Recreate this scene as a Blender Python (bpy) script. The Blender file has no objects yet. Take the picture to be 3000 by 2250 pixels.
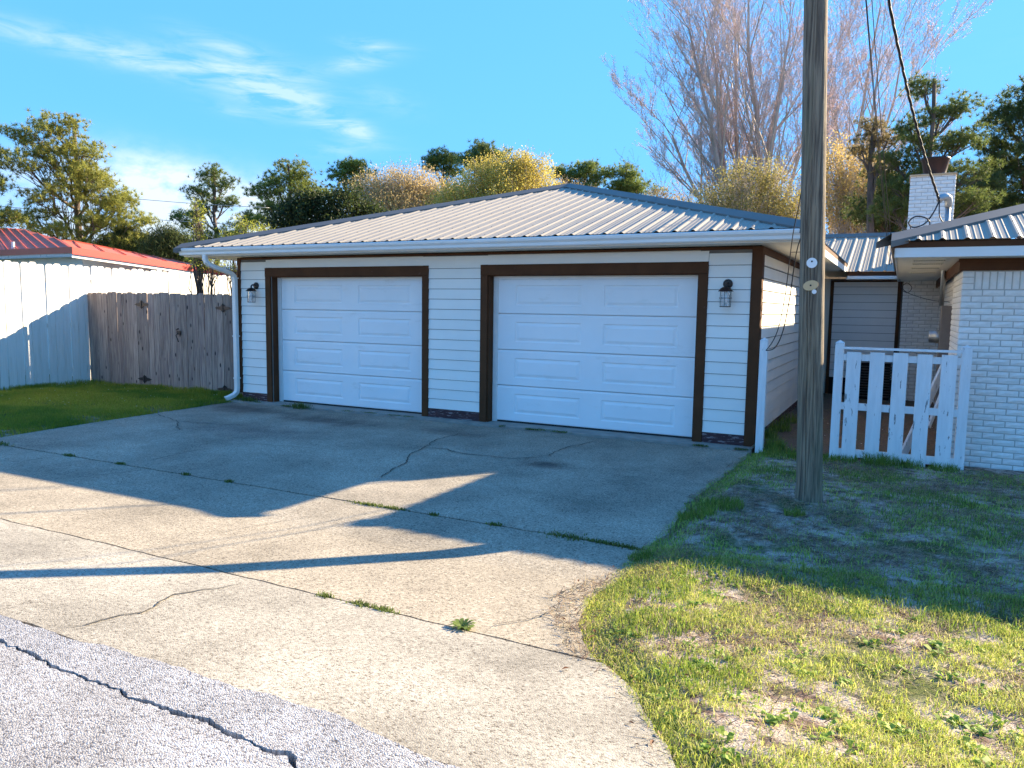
import bpy, math, random
import numpy as np
from mathutils import Vector, Matrix
random.seed(7); RNG=np.random.default_rng(11)
S=bpy.context.scene
col=S.collection
R=math.radians
# ------------------------------------------------------------------ camera
YAW,PITCH,ROLL=0.47257,0.10143,0.01453
def cam_basis():
    f=Vector((-math.sin(YAW)*math.cos(PITCH),math.cos(YAW)*math.cos(PITCH),-math.sin(PITCH)))
    r=Vector((math.cos(YAW),math.sin(YAW),0)); u=r.cross(f)
    return r*math.cos(ROLL)+u*math.sin(ROLL), -r*math.sin(ROLL)+u*math.cos(ROLL), f
r_,u_,f_=cam_basis()
cd=bpy.data.cameras.new('camera'); cam=bpy.data.objects.new('camera',cd); col.objects.link(cam)
cam.matrix_world=Matrix(((r_.x,u_.x,-f_.x,1.585),(r_.y,u_.y,-f_.y,-9.820),(r_.z,u_.z,-f_.z,1.695),(0,0,0,1)))
cd.sensor_width=36; cd.lens=26.58; cd.clip_end=3000; cd.clip_start=.05
S.camera=cam
S.render.resolution_x=1024; S.render.resolution_y=768
# ------------------------------------------------------------------ light
SD=Vector((1.405,1.90,1.0)).normalized()
EL=math.asin(SD.z); AZ=math.atan2(SD.x,SD.y)
sl=bpy.data.lights.new('sun','SUN'); sl.energy=2.5; sl.angle=R(.53); sl.color=(1.0,.82,.56)
so=bpy.data.objects.new('sun',sl); col.objects.link(so); so.rotation_euler=SD.to_track_quat('Z','Y').to_euler()
W=bpy.data.worlds.new('World'); S.world=W; W.use_nodes=True
nt=W.node_tree; nt.nodes.clear(); N=nt.nodes.new; L=nt.links.new
out=N('ShaderNodeOutputWorld'); bg=N('ShaderNodeBackground'); bg.inputs[1].default_value=.15
sky=N('ShaderNodeTexSky'); sky.sky_type='NISHITA'; sky.sun_disc=False; sky.sun_elevation=EL; sky.sun_rotation=AZ
sky.altitude=0; sky.air_density=1.0; sky.dust_density=.15; sky.ozone_density=1.6
hs=N('ShaderNodeHueSaturation'); hs.inputs['Saturation'].default_value=1.0; hs.inputs['Hue'].default_value=.5
# soft shoulder on the sky's brightness, then a deep clear-day blue
den=N('ShaderNodeVectorMath'); den.operation='MULTIPLY_ADD'; den.inputs[1].default_value=(1,1,1); den.inputs[2].default_value=(1,1,1); L(sky.outputs[0],den.inputs[0])
dv=N('ShaderNodeVectorMath'); dv.operation='DIVIDE'; L(sky.outputs[0],dv.inputs[0]); L(den.outputs[0],dv.inputs[1])
tn=N('ShaderNodeVectorMath'); tn.operation='MULTIPLY'; tn.inputs[1].default_value=(.255,.76,1.52); L(dv.outputs[0],tn.inputs[0])
L(tn.outputs[0],hs.inputs['Color'])
# cirrus: streaks laid out by azimuth and elevation
tc=N('ShaderNodeTexCoord'); sx=N('ShaderNodeSeparateXYZ'); L(tc.outputs['Generated'],sx.inputs[0])
def m(op,a,b=None,c=None,clamp=False):
    n=N('ShaderNodeMath'); n.operation=op; n.use_clamp=clamp
    for i,q in enumerate((a,b,c)):
        if q is None: continue
        if isinstance(q,(int,float)): n.inputs[i].default_value=q
        else: L(q,n.inputs[i])
    return n.outputs[0]
az=m('MULTIPLY',m('ARCTAN2',sx.outputs[0],sx.outputs[1]),57.2958)
el=m('MULTIPLY',m('ARCSINE',sx.outputs[2]),57.2958)
cmb=N('ShaderNodeCombineXYZ'); L(az,cmb.inputs[0]); L(el,cmb.inputs[1])
mp=N('ShaderNodeMapping'); mp.inputs['Rotation'].default_value=(0,0,R(12)); mp.inputs['Scale'].default_value=(.16,.75,1); L(cmb.outputs[0],mp.inputs[0])
nz=N('ShaderNodeTexNoise'); nz.inputs['Scale'].default_value=1.5; nz.inputs['Detail'].default_value=9; nz.inputs['Roughness'].default_value=.62; nz.inputs['Distortion'].default_value=.7; L(mp.outputs[0],nz.inputs['Vector'])
mp2=N('ShaderNodeMapping'); mp2.inputs['Scale'].default_value=(.5,.9,1); L(cmb.outputs[0],mp2.inputs[0])
nz2=N('ShaderNodeTexNoise'); nz2.inputs['Scale'].default_value=.9; nz2.inputs['Detail'].default_value=8; nz2.inputs['Roughness'].default_value=.6; L(mp2.outputs[0],nz2.inputs['Vector'])
def blob(a0,e0,ra,re,rot,amp):
    da=m('SUBTRACT',az,a0); de=m('SUBTRACT',el,e0); c_,s_=math.cos(R(rot)),math.sin(R(rot))
    x=m('ADD',m('MULTIPLY',da,c_/ra),m('MULTIPLY',de,s_/ra)); y=m('ADD',m('MULTIPLY',da,-s_/re),m('MULTIPLY',de,c_/re))
    d=m('ADD',m('MULTIPLY',x,x),m('MULTIPLY',y,y))
    return m('MULTIPLY',m('EXPONENT',m('MULTIPLY',d,-1)),amp)
tot=None
for b in [(-57,15.9,6,.7,-4,.85),(-50,15.4,5,.9,-4,.8),(-45,15.2,4,1.3,-10,.95),(-41.5,13.2,4.2,.8,-18,1.0),(-38.7,12.4,1.2,.6,-20,.8),
          (-48,17.1,2.6,.5,-10,.7),(-37.6,17.9,2.0,.4,-3,.75),(-38.6,16.7,2.6,.55,14,.85),(-46.8,12.9,1.6,.4,-8,.5),(-40.2,11,1.8,.5,4,.7),
          (-36.2,14.4,2,.8,-10,.4),(-44.5,14,3.5,1.0,-4,.6),(-20,9,9,.5,-3,.25),(25,20,12,2,10,.5),(60,30,18,4,20,.5),(-120,25,20,4,-15,.6),(150,30,25,5,10,.6)]:
    o=blob(*b); tot=o if tot is None else m('ADD',tot,o)
wis=m('MULTIPLY',tot,m('MULTIPLY',m('SUBTRACT',nz.outputs[0],.36),3.2,clamp=True),clamp=True)
bank=None
for b in [(-51.5,8.0,4.5,1.6,-10,1.1),(-47.5,6.6,5,1.6,-6,1.1),(-55,4,8,3,0,.9),(-44,5.0,7,2.8,0,1.0),(-60,8,5,1.2,-5,.5),(-30,2,30,2.5,0,.45),(20,2,40,2.5,0,.4),(100,2,50,2.5,0,.4),(180,2,50,2.5,0,.4),(-120,2,50,2.5,0,.4)]:
    o=blob(*b); bank=o if bank is None else m('ADD',bank,o)
bk=m('MULTIPLY',m('MINIMUM',bank,1.15),m('MULTIPLY',m('SUBTRACT',nz2.outputs[0],.20),2.6,clamp=True),clamp=True)
cl=m('MINIMUM',m('ADD',m('MULTIPLY',wis,.5),m('MULTIPLY',bk,.9)),.9)
mix=N('ShaderNodeMix'); mix.data_type='RGBA'; L(cl,mix.inputs[0]); L(hs.outputs[0],mix.inputs[6]); mix.inputs[7].default_value=(.86,.98,1.08,1)
L(mix.outputs[2],bg.inputs[0]); L(bg.outputs[0],out.inputs[0])
S.view_settings.view_transform='Standard'; S.view_settings.look='None'; S.view_settings.gamma=1; S.view_settings.exposure=3.0
S.view_settings.use_curve_mapping=False
# ------------------------------------------------------------------ helpers
def tag(o,label=None,cat=None,group=None,kind=None):
    if label: o['label']=label
    if cat: o['category']=cat
    if group: o['group']=group
    if kind: o['kind']=kind
    return o
def empty(name,loc,label=None,cat=None,group=None,kind=None):
    o=bpy.data.objects.new(name,None); col.objects.link(o); o.location=loc; o.empty_display_size=.1
    return tag(o,label,cat,group,kind)
def put(o,parent):
    if parent is not None:
        o.parent=parent
        loc=parent.location if parent.type=='EMPTY' else Vector((0,0,0))
        o.matrix_parent_inverse=Matrix.Translation(-loc)
    return o
def link(name,me,parent=None,loc=(0,0,0)):
    o=bpy.data.objects.new(name,me); col.objects.link(o); o.location=loc
    return put(o,parent)
class MB:
    def __init__(s): s.v=[]; s.f=[]
    def add(s,vs,fs):
        b=len(s.v); s.v+= [tuple(v) for v in vs]; s.f+=[tuple(i+b for i in f) for f in fs]; return s
    def box(s,x0,x1,y0,y1,z0,z1):
        return s.add([(x0,y0,z0),(x1,y0,z0),(x1,y1,z0),(x0,y1,z0),(x0,y0,z1),(x1,y0,z1),(x1,y1,z1),(x0,y1,z1)],
            [(0,3,2,1),(4,5,6,7),(0,1,5,4),(1,2,6,5),(2,3,7,6),(3,0,4,7)])
    def bev(s,x0,x1,y0,y1,z0,z1,b=.004,ax=1):
        # box with a chamfered front (towards -Y if ax==1, +X if ax==0)
        if ax==1:
            vs=[(x0,y1,z0),(x1,y1,z0),(x1,y1,z1),(x0,y1,z1),(x0,y0+b,z0),(x1,y0+b,z0),(x1,y0+b,z1),(x0,y0+b,z1),(x0+b,y0,z0+b),(x1-b,y0,z0+b),(x1-b,y0,z1-b),(x0+b,y0,z1-b)]
        else:
            vs=[(x0,y0,z0),(x0,y1,z0),(x0,y1,z1),(x0,y0,z1),(x1-b,y0,z0),(x1-b,y1,z0),(x1-b,y1,z1),(x1-b,y0,z1),(x1,y0+b,z0+b),(x1,y1-b,z0+b),(x1,y1-b,z1-b),(x1,y0+b,z1-b)]
        return s.add(vs,[(0,3,2,1),(0,1,5,4),(1,2,6,5),(2,3,7,6),(3,0,4,7),(4,5,9,8),(5,6,10,9),(6,7,11,10),(7,4,8,11),(8,9,10,11)])
    def beam(s,p,q,w,h,up=(0,0,1)):
        p=Vector(p);q=Vector(q); d=(q-p).normalized(); a=d.cross(Vector(up))
        if a.length<1e-4: a=d.cross(Vector((0,1,0)))
        a.normalize(); b=a.cross(d).normalized(); a*=w/2; b*=h/2
        vs=[p-a-b,p+a-b,p+a+b,p-a+b,q-a-b,q+a-b,q+a+b,q-a+b]
        return s.add(vs,[(0,1,2,3),(7,6,5,4),(0,4,5,1),(1,5,6,2),(2,6,7,3),(3,7,4,0)])
    def tube(s,pts,r,n=8,cap=True):
        pts=[Vector(p) for p in pts]; rs=r if isinstance(r,(list,tuple)) else [r]*len(pts)
        base=len(s.v); prev=None
        for i,p in enumerate(pts):
            d=(pts[min(i+1,len(pts)-1)]-pts[max(i-1,0)]).normalized()
            if prev is None:
                a=d.orthogonal().normalized()
            else:
                a=(prev-d*prev.dot(d)); a=a.normalized() if a.length>1e-6 else d.orthogonal().normalized()
            prev=a; b=d.cross(a)
            for k in range(n):
                t=2*math.pi*k/n; s.v.append(tuple(p+(a*math.cos(t)+b*math.sin(t))*rs[i]))
        for i in range(len(pts)-1):
            for k in range(n):
                k2=(k+1)%n; s.f.append((base+i*n+k,base+i*n+k2,base+(i+1)*n+k2,base+(i+1)*n+k))
        if cap:
            s.f.append(tuple(base+k for k in range(n))[::-1]); s.f.append(tuple(base+(len(pts)-1)*n+k for k in range(n)))
        return s
    def lathe(s,c,prof,n=20,axis='Z'):
        base=len(s.v)
        for r,h in prof:
            for k in range(n):
                t=2*math.pi*k/n; x,y=r*math.cos(t),r*math.sin(t)
                v=(x,y,h) if axis=='Z' else ((x,h,y) if axis=='Y' else (h,x,y))
                s.v.append((c[0]+v[0],c[1]+v[1],c[2]+v[2]))
        for i in range(len(prof)-1):
            for k in range(n):
                k2=(k+1)%n; s.f.append((base+i*n+k,base+i*n+k2,base+(i+1)*n+k2,base+(i+1)*n+k))
        return s
    def prism(s,poly,off):
        n=len(poly); o=Vector(off); p=[Vector(q) for q in poly]
        return s.add(p+[q+o for q in p],[tuple(range(n))[::-1],tuple(range(n,2*n))]+[(i,(i+1)%n,n+(i+1)%n,n+i) for i in range(n)])
    def mesh(s,name,mat,smooth=False):
        me=bpy.data.meshes.new(name); me.from_pydata(s.v,[],s.f)
        if mat: me.materials.append(mat)
        if smooth: me.polygons.foreach_set('use_smooth',[True]*len(me.polygons))
        me.update(); return me
    def build(s,name,mat,parent=None,smooth=False,**k):
        return tag(link(name,s.mesh(name,mat,smooth),parent),**k)
def np_mesh(name,V,F,mat,parent=None,C=None,smooth=False,**k):
    V=np.asarray(V,np.float32); F=np.asarray(F,np.int32); n=F.shape[1]
    me=bpy.data.meshes.new(name); me.vertices.add(len(V)); me.vertices.foreach_set('co',V.ravel())
    me.loops.add(F.size); me.loops.foreach_set('vertex_index',F.ravel())
    me.polygons.add(len(F)); me.polygons.foreach_set('loop_start',np.arange(0,F.size,n,dtype=np.int32))
    me.polygons.foreach_set('use_smooth',np.full(len(F),bool(smooth)))
    if C is not None:
        a=me.color_attributes.new('Col','FLOAT_COLOR','POINT'); c4=np.ones((len(V),4),np.float32); c4[:,:3]=C; a.data.foreach_set('color',c4.ravel())
    me.materials.append(mat); me.update(); me.validate()
    return tag(link(name,me,parent),**k)
def vnoise(x,y,s,seed):
    rr=np.random.default_rng(seed).random((128,128)); X=np.asarray(x)*s+500.3; Y=np.asarray(y)*s+500.7
    i=np.floor(X).astype(int); j=np.floor(Y).astype(int); fx=X-i; fy=Y-j; fx=fx*fx*(3-2*fx); fy=fy*fy*(3-2*fy)
    g=lambda a,b: rr[a%128,b%128]
    return (g(i,j)*(1-fx)+g(i+1,j)*fx)*(1-fy)+(g(i,j+1)*(1-fx)+g(i+1,j+1)*fx)*fy
def fbm(x,y,s,seed,o=3):
    t=0;a=.5;w=0
    for k in range(o): t=t+a*vnoise(x,y,s*2**k,seed+k); w+=a; a*=.5
    return t/w
def gz(Y):
    Y=np.asarray(Y,float); t=np.clip(-Y-1,0,4.5)*.0094-.05
    return t+.085*np.clip(-Y-5.5,0,1.2)+.14*np.clip(-Y-6.7,0,1.25)
def interp(L_,y):
    ys=[p[0] for p in L_]; xs=[p[1] for p in L_]; return np.interp(y,ys,xs)
EDGER=[(-9.2,2.4),(-8.6,1.75),(-7.95,1.28),(-7.5,1.04),(-7.34,.94),(-7.16,.82),(-6.9,.66),(-6.66,.43),(-6.32,.23),(-5.9,.09),(-5.28,.06),(-4.2,.07),(-3.2,-.01),(-1.3,.04),(3,.04)]
EDGEL=[(-8.6,-9.6),(-7.9,-9.0),(-6.6,-8.5),(-4.43,-8.34),(-3.76,-8.49),(-2.64,-8.655),(-1.76,-8.77),(-.75,-8.89),(3,-8.9)]
def lawn(x,y):
    x=np.asarray(x,float); y=np.asarray(y,float)
    e=np.minimum(np.clip(np.maximum(x-interp(EDGER,y),interp(EDGEL,y)-x)/.30,0,1),1)
    e=np.where(y>.4,1,e)
    z=gz(y)-.012+e*(.057+(fbm(x,y,1.3,3)-.5)*.05)
    z=np.where(y>-.3,np.where((x>0.05)&(x<2.3),-.02,z),z)
    z=z+.03*np.exp(-((x-.95)**2+(y+2.8)**2)/.3)
    return z
# ------------------------------------------------------------------ materials
def shader(name):
    mt=bpy.data.materials.new(name); mt.use_nodes=True; t=mt.node_tree; b=t.nodes['Principled BSDF']; return mt,t,b
def M(name,c1,c2=None,scale=6,st=(1,1,1),rough=.7,metal=0,bump=0,bscale=None,bst=None,rand=False,lo=.35,hi=.65,detail=6,var=0,spots=None,spec=.5,blotch=None):
    mt,t,b=shader(name); n=t.nodes.new; l=t.links.new
    b.inputs['Roughness'].default_value=rough; b.inputs['Metallic'].default_value=metal; b.inputs['Specular IOR Level'].default_value=spec
    tcn=n('ShaderNodeTexCoord'); vec=tcn.outputs['Object']
    oi=n('ShaderNodeObjectInfo')
    if rand:
        a=n('ShaderNodeVectorMath'); a.operation='MULTIPLY_ADD'; cx=n('ShaderNodeCombineXYZ')
        for k in range(3): l(oi.outputs['Random'],cx.inputs[k])
        l(cx.outputs[0],a.inputs[0]); a.inputs[1].default_value=(53,37,71); l(vec,a.inputs[2]); vec=a.outputs[0]
    mp=n('ShaderNodeMapping'); mp.inputs['Scale'].default_value=st; l(vec,mp.inputs[0])
    cur=None
    if c2 is None: c2=c1
    nz=n('ShaderNodeTexNoise'); nz.inputs['Scale'].default_value=scale; nz.inputs['Detail'].default_value=detail; nz.inputs['Roughness'].default_value=.6; l(mp.outputs[0],nz.inputs[0])
    cr=n('ShaderNodeValToRGB'); cr.color_ramp.elements[0].position=lo; cr.color_ramp.elements[1].position=hi
    cr.color_ramp.elements[0].color=(*c1,1); cr.color_ramp.elements[1].color=(*c2,1); l(nz.outputs[0],cr.inputs[0]); cur=cr.outputs[0]
    if blotch:  # (scale, lo, hi, colour, strength)
        n2=n('ShaderNodeTexNoise'); n2.inputs['Scale'].default_value=blotch[0]; n2.inputs['Detail'].default_value=5; n2.inputs['Roughness'].default_value=.65; l(vec,n2.inputs[0])
        if len(blotch)>5:
            m2=n('ShaderNodeMapping'); m2.inputs['Scale'].default_value=blotch[5]; l(vec,m2.inputs[0]); l(m2.outputs[0],n2.inputs[0])
        mr=n('ShaderNodeMapRange'); mr.inputs[1].default_value=blotch[1]; mr.inputs[2].default_value=blotch[2]; mr.inputs[4].default_value=blotch[4]; l(n2.outputs[0],mr.inputs[0])
        mx=n('ShaderNodeMix'); mx.data_type='RGBA'; l(mr.outputs[0],mx.inputs[0]); l(cur,mx.inputs[6]); mx.inputs[7].default_value=(*blotch[3],1); cur=mx.outputs[2]
    if spots:  # (scale, radius, colour, stretch)
        vo=n('ShaderNodeTexVoronoi'); vo.inputs['Scale'].default_value=spots[0]; m3=n('ShaderNodeMapping'); m3.inputs['Scale'].default_value=spots[3]; l(vec,m3.inputs[0]); l(m3.outputs[0],vo.inputs[0])
        mr=n('ShaderNodeMapRange'); mr.inputs[1].default_value=spots[1]; mr.inputs[2].default_value=spots[1]*.55; l(vo.outputs[0],mr.inputs[0])
        mx=n('ShaderNodeMix'); mx.data_type='RGBA'; l(mr.outputs[0],mx.inputs[0]); l(cur,mx.inputs[6]); mx.inputs[7].default_value=(*spots[2],1); cur=mx.outputs[2]
    if var:
        hv=n('ShaderNodeHueSaturation'); mr=n('ShaderNodeMapRange'); mr.inputs[3].default_value=1-var; mr.inputs[4].default_value=1+var; l(oi.outputs['Random'],mr.inputs[0]); l(mr.outputs[0],hv.inputs['Value']); l(cur,hv.inputs['Color']); cur=hv.outputs[0]
    l(cur,b.inputs['Base Color'])
    if bump:
        nb=n('ShaderNodeTexNoise'); nb.inputs['Scale'].default_value=bscale or scale; nb.inputs['Detail'].default_value=6
        m4=n('ShaderNodeMapping'); m4.inputs['Scale'].default_value=bst or st; l(vec,m4.inputs[0]); l(m4.outputs[0],nb.inputs[0])
        bp=n('ShaderNodeBump'); bp.inputs['Strength'].default_value=bump; bp.inputs['Distance'].default_value=.01; l(nb.outputs[0],bp.inputs['Height']); l(bp.outputs[0],b.inputs['Normal'])
    return mt
def foliage(name,trans=.35,rough=.6,gain=1.0):
    mt=bpy.data.materials.new(name); mt.use_nodes=True; t=mt.node_tree; t.nodes.clear(); n=t.nodes.new; l=t.links.new
    o=n('ShaderNodeOutputMaterial'); at=n('ShaderNodeAttribute'); at.attribute_name='Col'
    d=n('ShaderNodeBsdfPrincipled'); d.inputs['Roughness'].default_value=rough; d.inputs['Specular IOR Level'].default_value=.3; l(at.outputs['Color'],d.inputs['Base Color'])
    tr=n('ShaderNodeBsdfTranslucent'); l(at.outputs['Color'],tr.inputs['Color'])
    mx=n('ShaderNodeMixShader'); mx.inputs[0].default_value=trans; l(d.outputs[0],mx.inputs[1]); l(tr.outputs[0],mx.inputs[2]); l(mx.outputs[0],o.inputs[0])
    return mt
def aggregate(name,base,dark,light,cell,big,bumpd,stain=None,th=(.25,.8)):
    """concrete with exposed aggregate: small cells of light and dark stones, larger weathering, own stains"""
    mt,t,b=shader(name); n=t.nodes.new; l=t.links.new; b.inputs['Roughness'].default_value=.9; b.inputs['Specular IOR Level'].default_value=.25
    g=n('ShaderNodeNewGeometry'); vec=g.outputs['Position']
    vo=n('ShaderNodeTexVoronoi'); vo.voronoi_dimensions='2D'; vo.inputs['Scale'].default_value=cell; l(vec,vo.inputs['Vector'])
    sp=n('ShaderNodeSeparateColor'); l(vo.outputs['Color'],sp.inputs[0])
    cr=n('ShaderNodeValToRGB'); e=cr.color_ramp.elements; e[0].position=0; e[0].color=(*dark,1); e[1].position=1; e[1].color=(*light,1)
    q=e.new(th[0]); q.color=(*base,1); q=e.new(th[1]); q.color=tuple(a*.97 for a in base)+(1,); l(sp.outputs[0],cr.inputs[0])
    n1=n('ShaderNodeTexNoise'); n1.inputs['Scale'].default_value=big; n1.inputs['Detail'].default_value=8; n1.inputs['Roughness'].default_value=.65; l(vec,n1.inputs[0])
    mr=n('ShaderNodeMapRange'); mr.inputs[1].default_value=.3; mr.inputs[2].default_value=.7; mr.inputs[3].default_value=.58; mr.inputs[4].default_value=1.22; l(n1.outputs[0],mr.inputs[0])
    mm=n('ShaderNodeVectorMath'); mm.operation='SCALE'; l(cr.outputs[0],mm.inputs[0]); l(mr.outputs[0],mm.inputs['Scale']); cur=mm.outputs[0]
    nf=n('ShaderNodeTexNoise'); nf.inputs['Scale'].default_value=cell*.35; nf.inputs['Detail'].default_value=3; l(vec,nf.inputs[0])
    mr2=n('ShaderNodeMapRange'); mr2.inputs[1].default_value=.35; mr2.inputs[2].default_value=.65; mr2.inputs[3].default_value=.82; mr2.inputs[4].default_value=1.12; l(nf.outputs[0],mr2.inputs[0])
    m2=n('ShaderNodeVectorMath'); m2.operation='SCALE'; l(cur,m2.inputs[0]); l(mr2.outputs[0],m2.inputs['Scale']); cur=m2.outputs[0]
    for (cx,cy,rx,ry,colr,amt) in (stain or []):
        mp=n('ShaderNodeMapping'); mp.inputs['Location'].default_value=(-cx/rx,-cy/ry,0); mp.inputs['Scale'].default_value=(1/rx,1/ry,0); l(vec,mp.inputs[0])
        ln=n('ShaderNodeVectorMath'); ln.operation='LENGTH'; l(mp.outputs[0],ln.inputs[0])
        nn=n('ShaderNodeTexNoise'); nn.inputs['Scale'].default_value=3; nn.inputs['Detail'].default_value=5; l(vec,nn.inputs[0])
        ad=n('ShaderNodeMath'); ad.operation='MULTIPLY_ADD'; l(nn.outputs[0],ad.inputs[0]); ad.inputs[1].default_value=1.4; l(ln.outputs['Value'],ad.inputs[2])
        r3=n('ShaderNodeMapRange'); r3.inputs[1].default_value=1.7; r3.inputs[2].default_value=.8; r3.inputs[4].default_value=amt; l(ad.outputs[0],r3.inputs[0])
        mx=n('ShaderNodeMix'); mx.data_type='RGBA'; mx.blend_type='MULTIPLY'; l(r3.outputs[0],mx.inputs[0]); l(cur,mx.inputs[6]); mx.inputs[7].default_value=(*colr,1); cur=mx.outputs[2]
    l(cur,b.inputs['Base Color'])
    bp=n('ShaderNodeBump'); bp.inputs['Strength'].default_value=bumpd; bp.inputs['Distance'].default_value=.006; l(vo.outputs['Distance'],bp.inputs['Height']); bp.invert=True
    l(bp.outputs[0],b.inputs['Normal'])
    return mt
MT={}
MT['white_fence']=M('white_fence_paint',(.72,.70,.65),(.60,.575,.50),scale=3,st=(9,9,.6),rough=.75,bump=.25,bscale=40,bst=(3,3,.25),rand=True,lo=.45,hi=.85,var=.04,blotch=(5,.58,.78,(.5,.47,.38),.5,(2,2,.5)))
MT['white_gate']=M('peeling_white_paint',(.80,.80,.80),(.72,.72,.72),scale=4,st=(6,6,.8),rough=.7,bump=.3,bscale=30,bst=(3,3,.4),rand=True,var=.02,blotch=(9,.63,.66,(.16,.15,.15),.85,(3,3,.55)))
MT['grey_wood']=M('weathered_wood',(.36,.285,.235),(.10,.07,.065),scale=5,st=(14,14,.5),rough=.85,bump=.5,bscale=9,bst=(18,18,.6),rand=True,var=.22,lo=.42,hi=.7,spots=(3.3,.16,(.035,.02,.022),(2.2,2.2,1)),blotch=(2.5,.45,.72,(.17,.11,.11),.6,(5,5,.6)))
MT['pole_wood']=M('pole_wood',(.28,.22,.15),(.050,.036,.028),scale=4,st=(16,16,.45),rough=.9,bump=.7,bscale=6,bst=(22,22,.5),lo=.38,hi=.68,detail=9,blotch=(1.6,.52,.70,(.13,.15,.08),.4,(4,4,.7)))
MT['siding']=M('siding_paint',(.88,.86,.80),(.84,.82,.77),scale=2,st=(1,1,1),rough=.55,bump=.06,bscale=12,bst=(1,1,10),rand=False,var=.015)
MT['gap_shade']=M('siding_gap_shade',(.20,.19,.17),(.16,.15,.14),scale=4,rough=.9)  # dark backing colour: shade between the siding boards is painted in
MT['brown']=M('brown_trim',(.105,.043,.018),(.080,.032,.014),scale=3,st=(1,1,1),rough=.65,bump=.08,bscale=12,spec=.15,blotch=(6,.66,.72,(.16,.09,.07),.5))
MT['skirt']=M('peeling_dark_skirt',(.085,.033,.034),(.045,.018,.022),scale=5,st=(1,1,9),rough=.8,bump=.5,bscale=9,bst=(1,1,9),blotch=(7,.56,.6,(.30,.25,.25),.75,(1,1,7)))
MT['door']=M('door_white',(.90,.90,.90),(.86,.86,.86),scale=1.5,rough=.42,bump=.25,bscale=1.1,bst=(1,1,1),blotch=(5,.60,.75,(.62,.60,.55),.35,(.5,1,1.5)))
MT['trim_white']=M('trim_white',(.78,.78,.76),(.73,.73,.70),scale=2.5,st=(1,1,3),rough=.4,bump=.02,bscale=4)
MT['soffit']=M('soffit_cream',(.76,.72,.62),(.72,.68,.58),scale=2,rough=.7)
MT['roof']=M('roof_metal',(.325,.29,.24),(.29,.26,.22),scale=1.3,st=(1,1,1),rough=.55,metal=0,bump=.03,bscale=3,spec=.3)
MT['cap']=M('ridge_cap_metal',(.17,.155,.14),(.14,.13,.12),scale=1.3,rough=.5,metal=.1,bump=.05,bscale=5,spec=.3)
MT['red']=M('red_roof_metal',(.58,.12,.06),(.50,.10,.05),scale=1.5,rough=.55,bump=.02,bscale=4)
MT['redfascia']=M('red_fascia',(.52,.03,.02),(.45,.025,.02),scale=2,rough=.45)
MT['brick']=M('painted_brick',(.84,.82,.78),(.74,.72,.68),scale=9,st=(1,1,1),rough=.8,bump=1.0,bscale=16,rand=True,var=.035,detail=4)
MT['mortar']=M('painted_mortar',(.54,.52,.48),(.47,.45,.42),scale=12,rough=.9,bump=.5,bscale=50)
MT['dark_metal']=M('bronze_metal',(.055,.045,.042),(.035,.03,.03),scale=12,rough=.5,metal=.5,bump=.1,bscale=40)
MT['rust']=M('rusty_metal',(.045,.018,.014),(.022,.012,.010),scale=7,st=(1,1,.4),rough=.55,metal=.3,bump=.1,bscale=20)
MT['galv']=M('galvanised',(.42,.44,.45),(.34,.36,.38),scale=9,rough=.4,metal=.8)
MT['greymetal']=M('grey_enclosure',(.19,.17,.16),(.15,.135,.13),scale=4,rough=.5,metal=.2)
MT['black']=M('black_rubber',(.012,.012,.014),rough=.6)
MT['hole']=M('dark_gap',(.010,.009,.008),rough=1)
MT['orange']=M('chimney_crown',(.55,.33,.16),(.62,.45,.28),scale=6,rough=.8)
MT['tan']=M('tan_tag',(.62,.42,.22),rough=.6); MT['whitetag']=M('white_tag',(.8,.8,.8),rough=.5)
MT['bark']=M('bark',(.16,.12,.095),(.075,.055,.045),scale=5,st=(1,1,.4),rough=.95,bump=.6,bscale=12,bst=(1,1,.3))
MT['paleb']=M('pale_bark',(.55,.46,.38),(.40,.33,.28),scale=5,st=(1,1,.4),rough=.9)
MT['bulb']=M('bulb_white',(.8,.8,.78),rough=.3)
gl,t,b=shader('lantern_glass'); b.inputs['Transmission Weight'].default_value=.9; b.inputs['Roughness'].default_value=.06; b.inputs['Base Color'].default_value=(.95,.97,1,1); b.inputs['IOR'].default_value=1.15; MT['glass']=gl
MT['fol']=foliage('foliage_needles',.45); MT['leaf']=foliage('foliage_leaves',.5); MT['grass']=foliage('grass_blades',.45)
MT['drive']=aggregate('driveway_aggregate',(.355,.305,.235),(.11,.09,.065),(.50,.44,.35),125,.8,.3,
   stain=[(-1.8,-2.25,.5,.28,(.25,.2,.22),.85),(-8.2,-.7,1.5,.55,(.3,.25,.28),.8),(-5.9,-1.0,1.1,.5,(.35,.28,.3),.8),(-6.2,-2.3,1.4,.6,(.5,.45,.5),.6),(-3.9,-.9,.8,.35,(.4,.34,.36),.7),(-.6,-3.6,.7,.5,(.6,.6,.6),.5)])
MT['apron']=aggregate('apron_aggregate',(.355,.325,.275),(.12,.10,.08),(.48,.44,.37),135,.9,.32)
MT['street']=aggregate('street_chipseal',(.38,.36,.35),(.085,.075,.08),(.50,.485,.475),165,1.3,.45,th=(.30,.7))
MT['found']=M('foundation_concrete',(.33,.31,.27),(.24,.225,.20),scale=5,rough=.9,bump=.2,bscale=40)
MT['crack']=M('crack_dirt',(.045,.038,.03),(.09,.075,.055),scale=30,rough=1)
MT['gravel']=M('brown_gravel',(.20,.125,.08),(.08,.05,.035),scale=45,rough=1,bump=1,bscale=60,detail=3,blotch=(3,.5,.7,(.09,.10,.03),.7))
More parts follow.
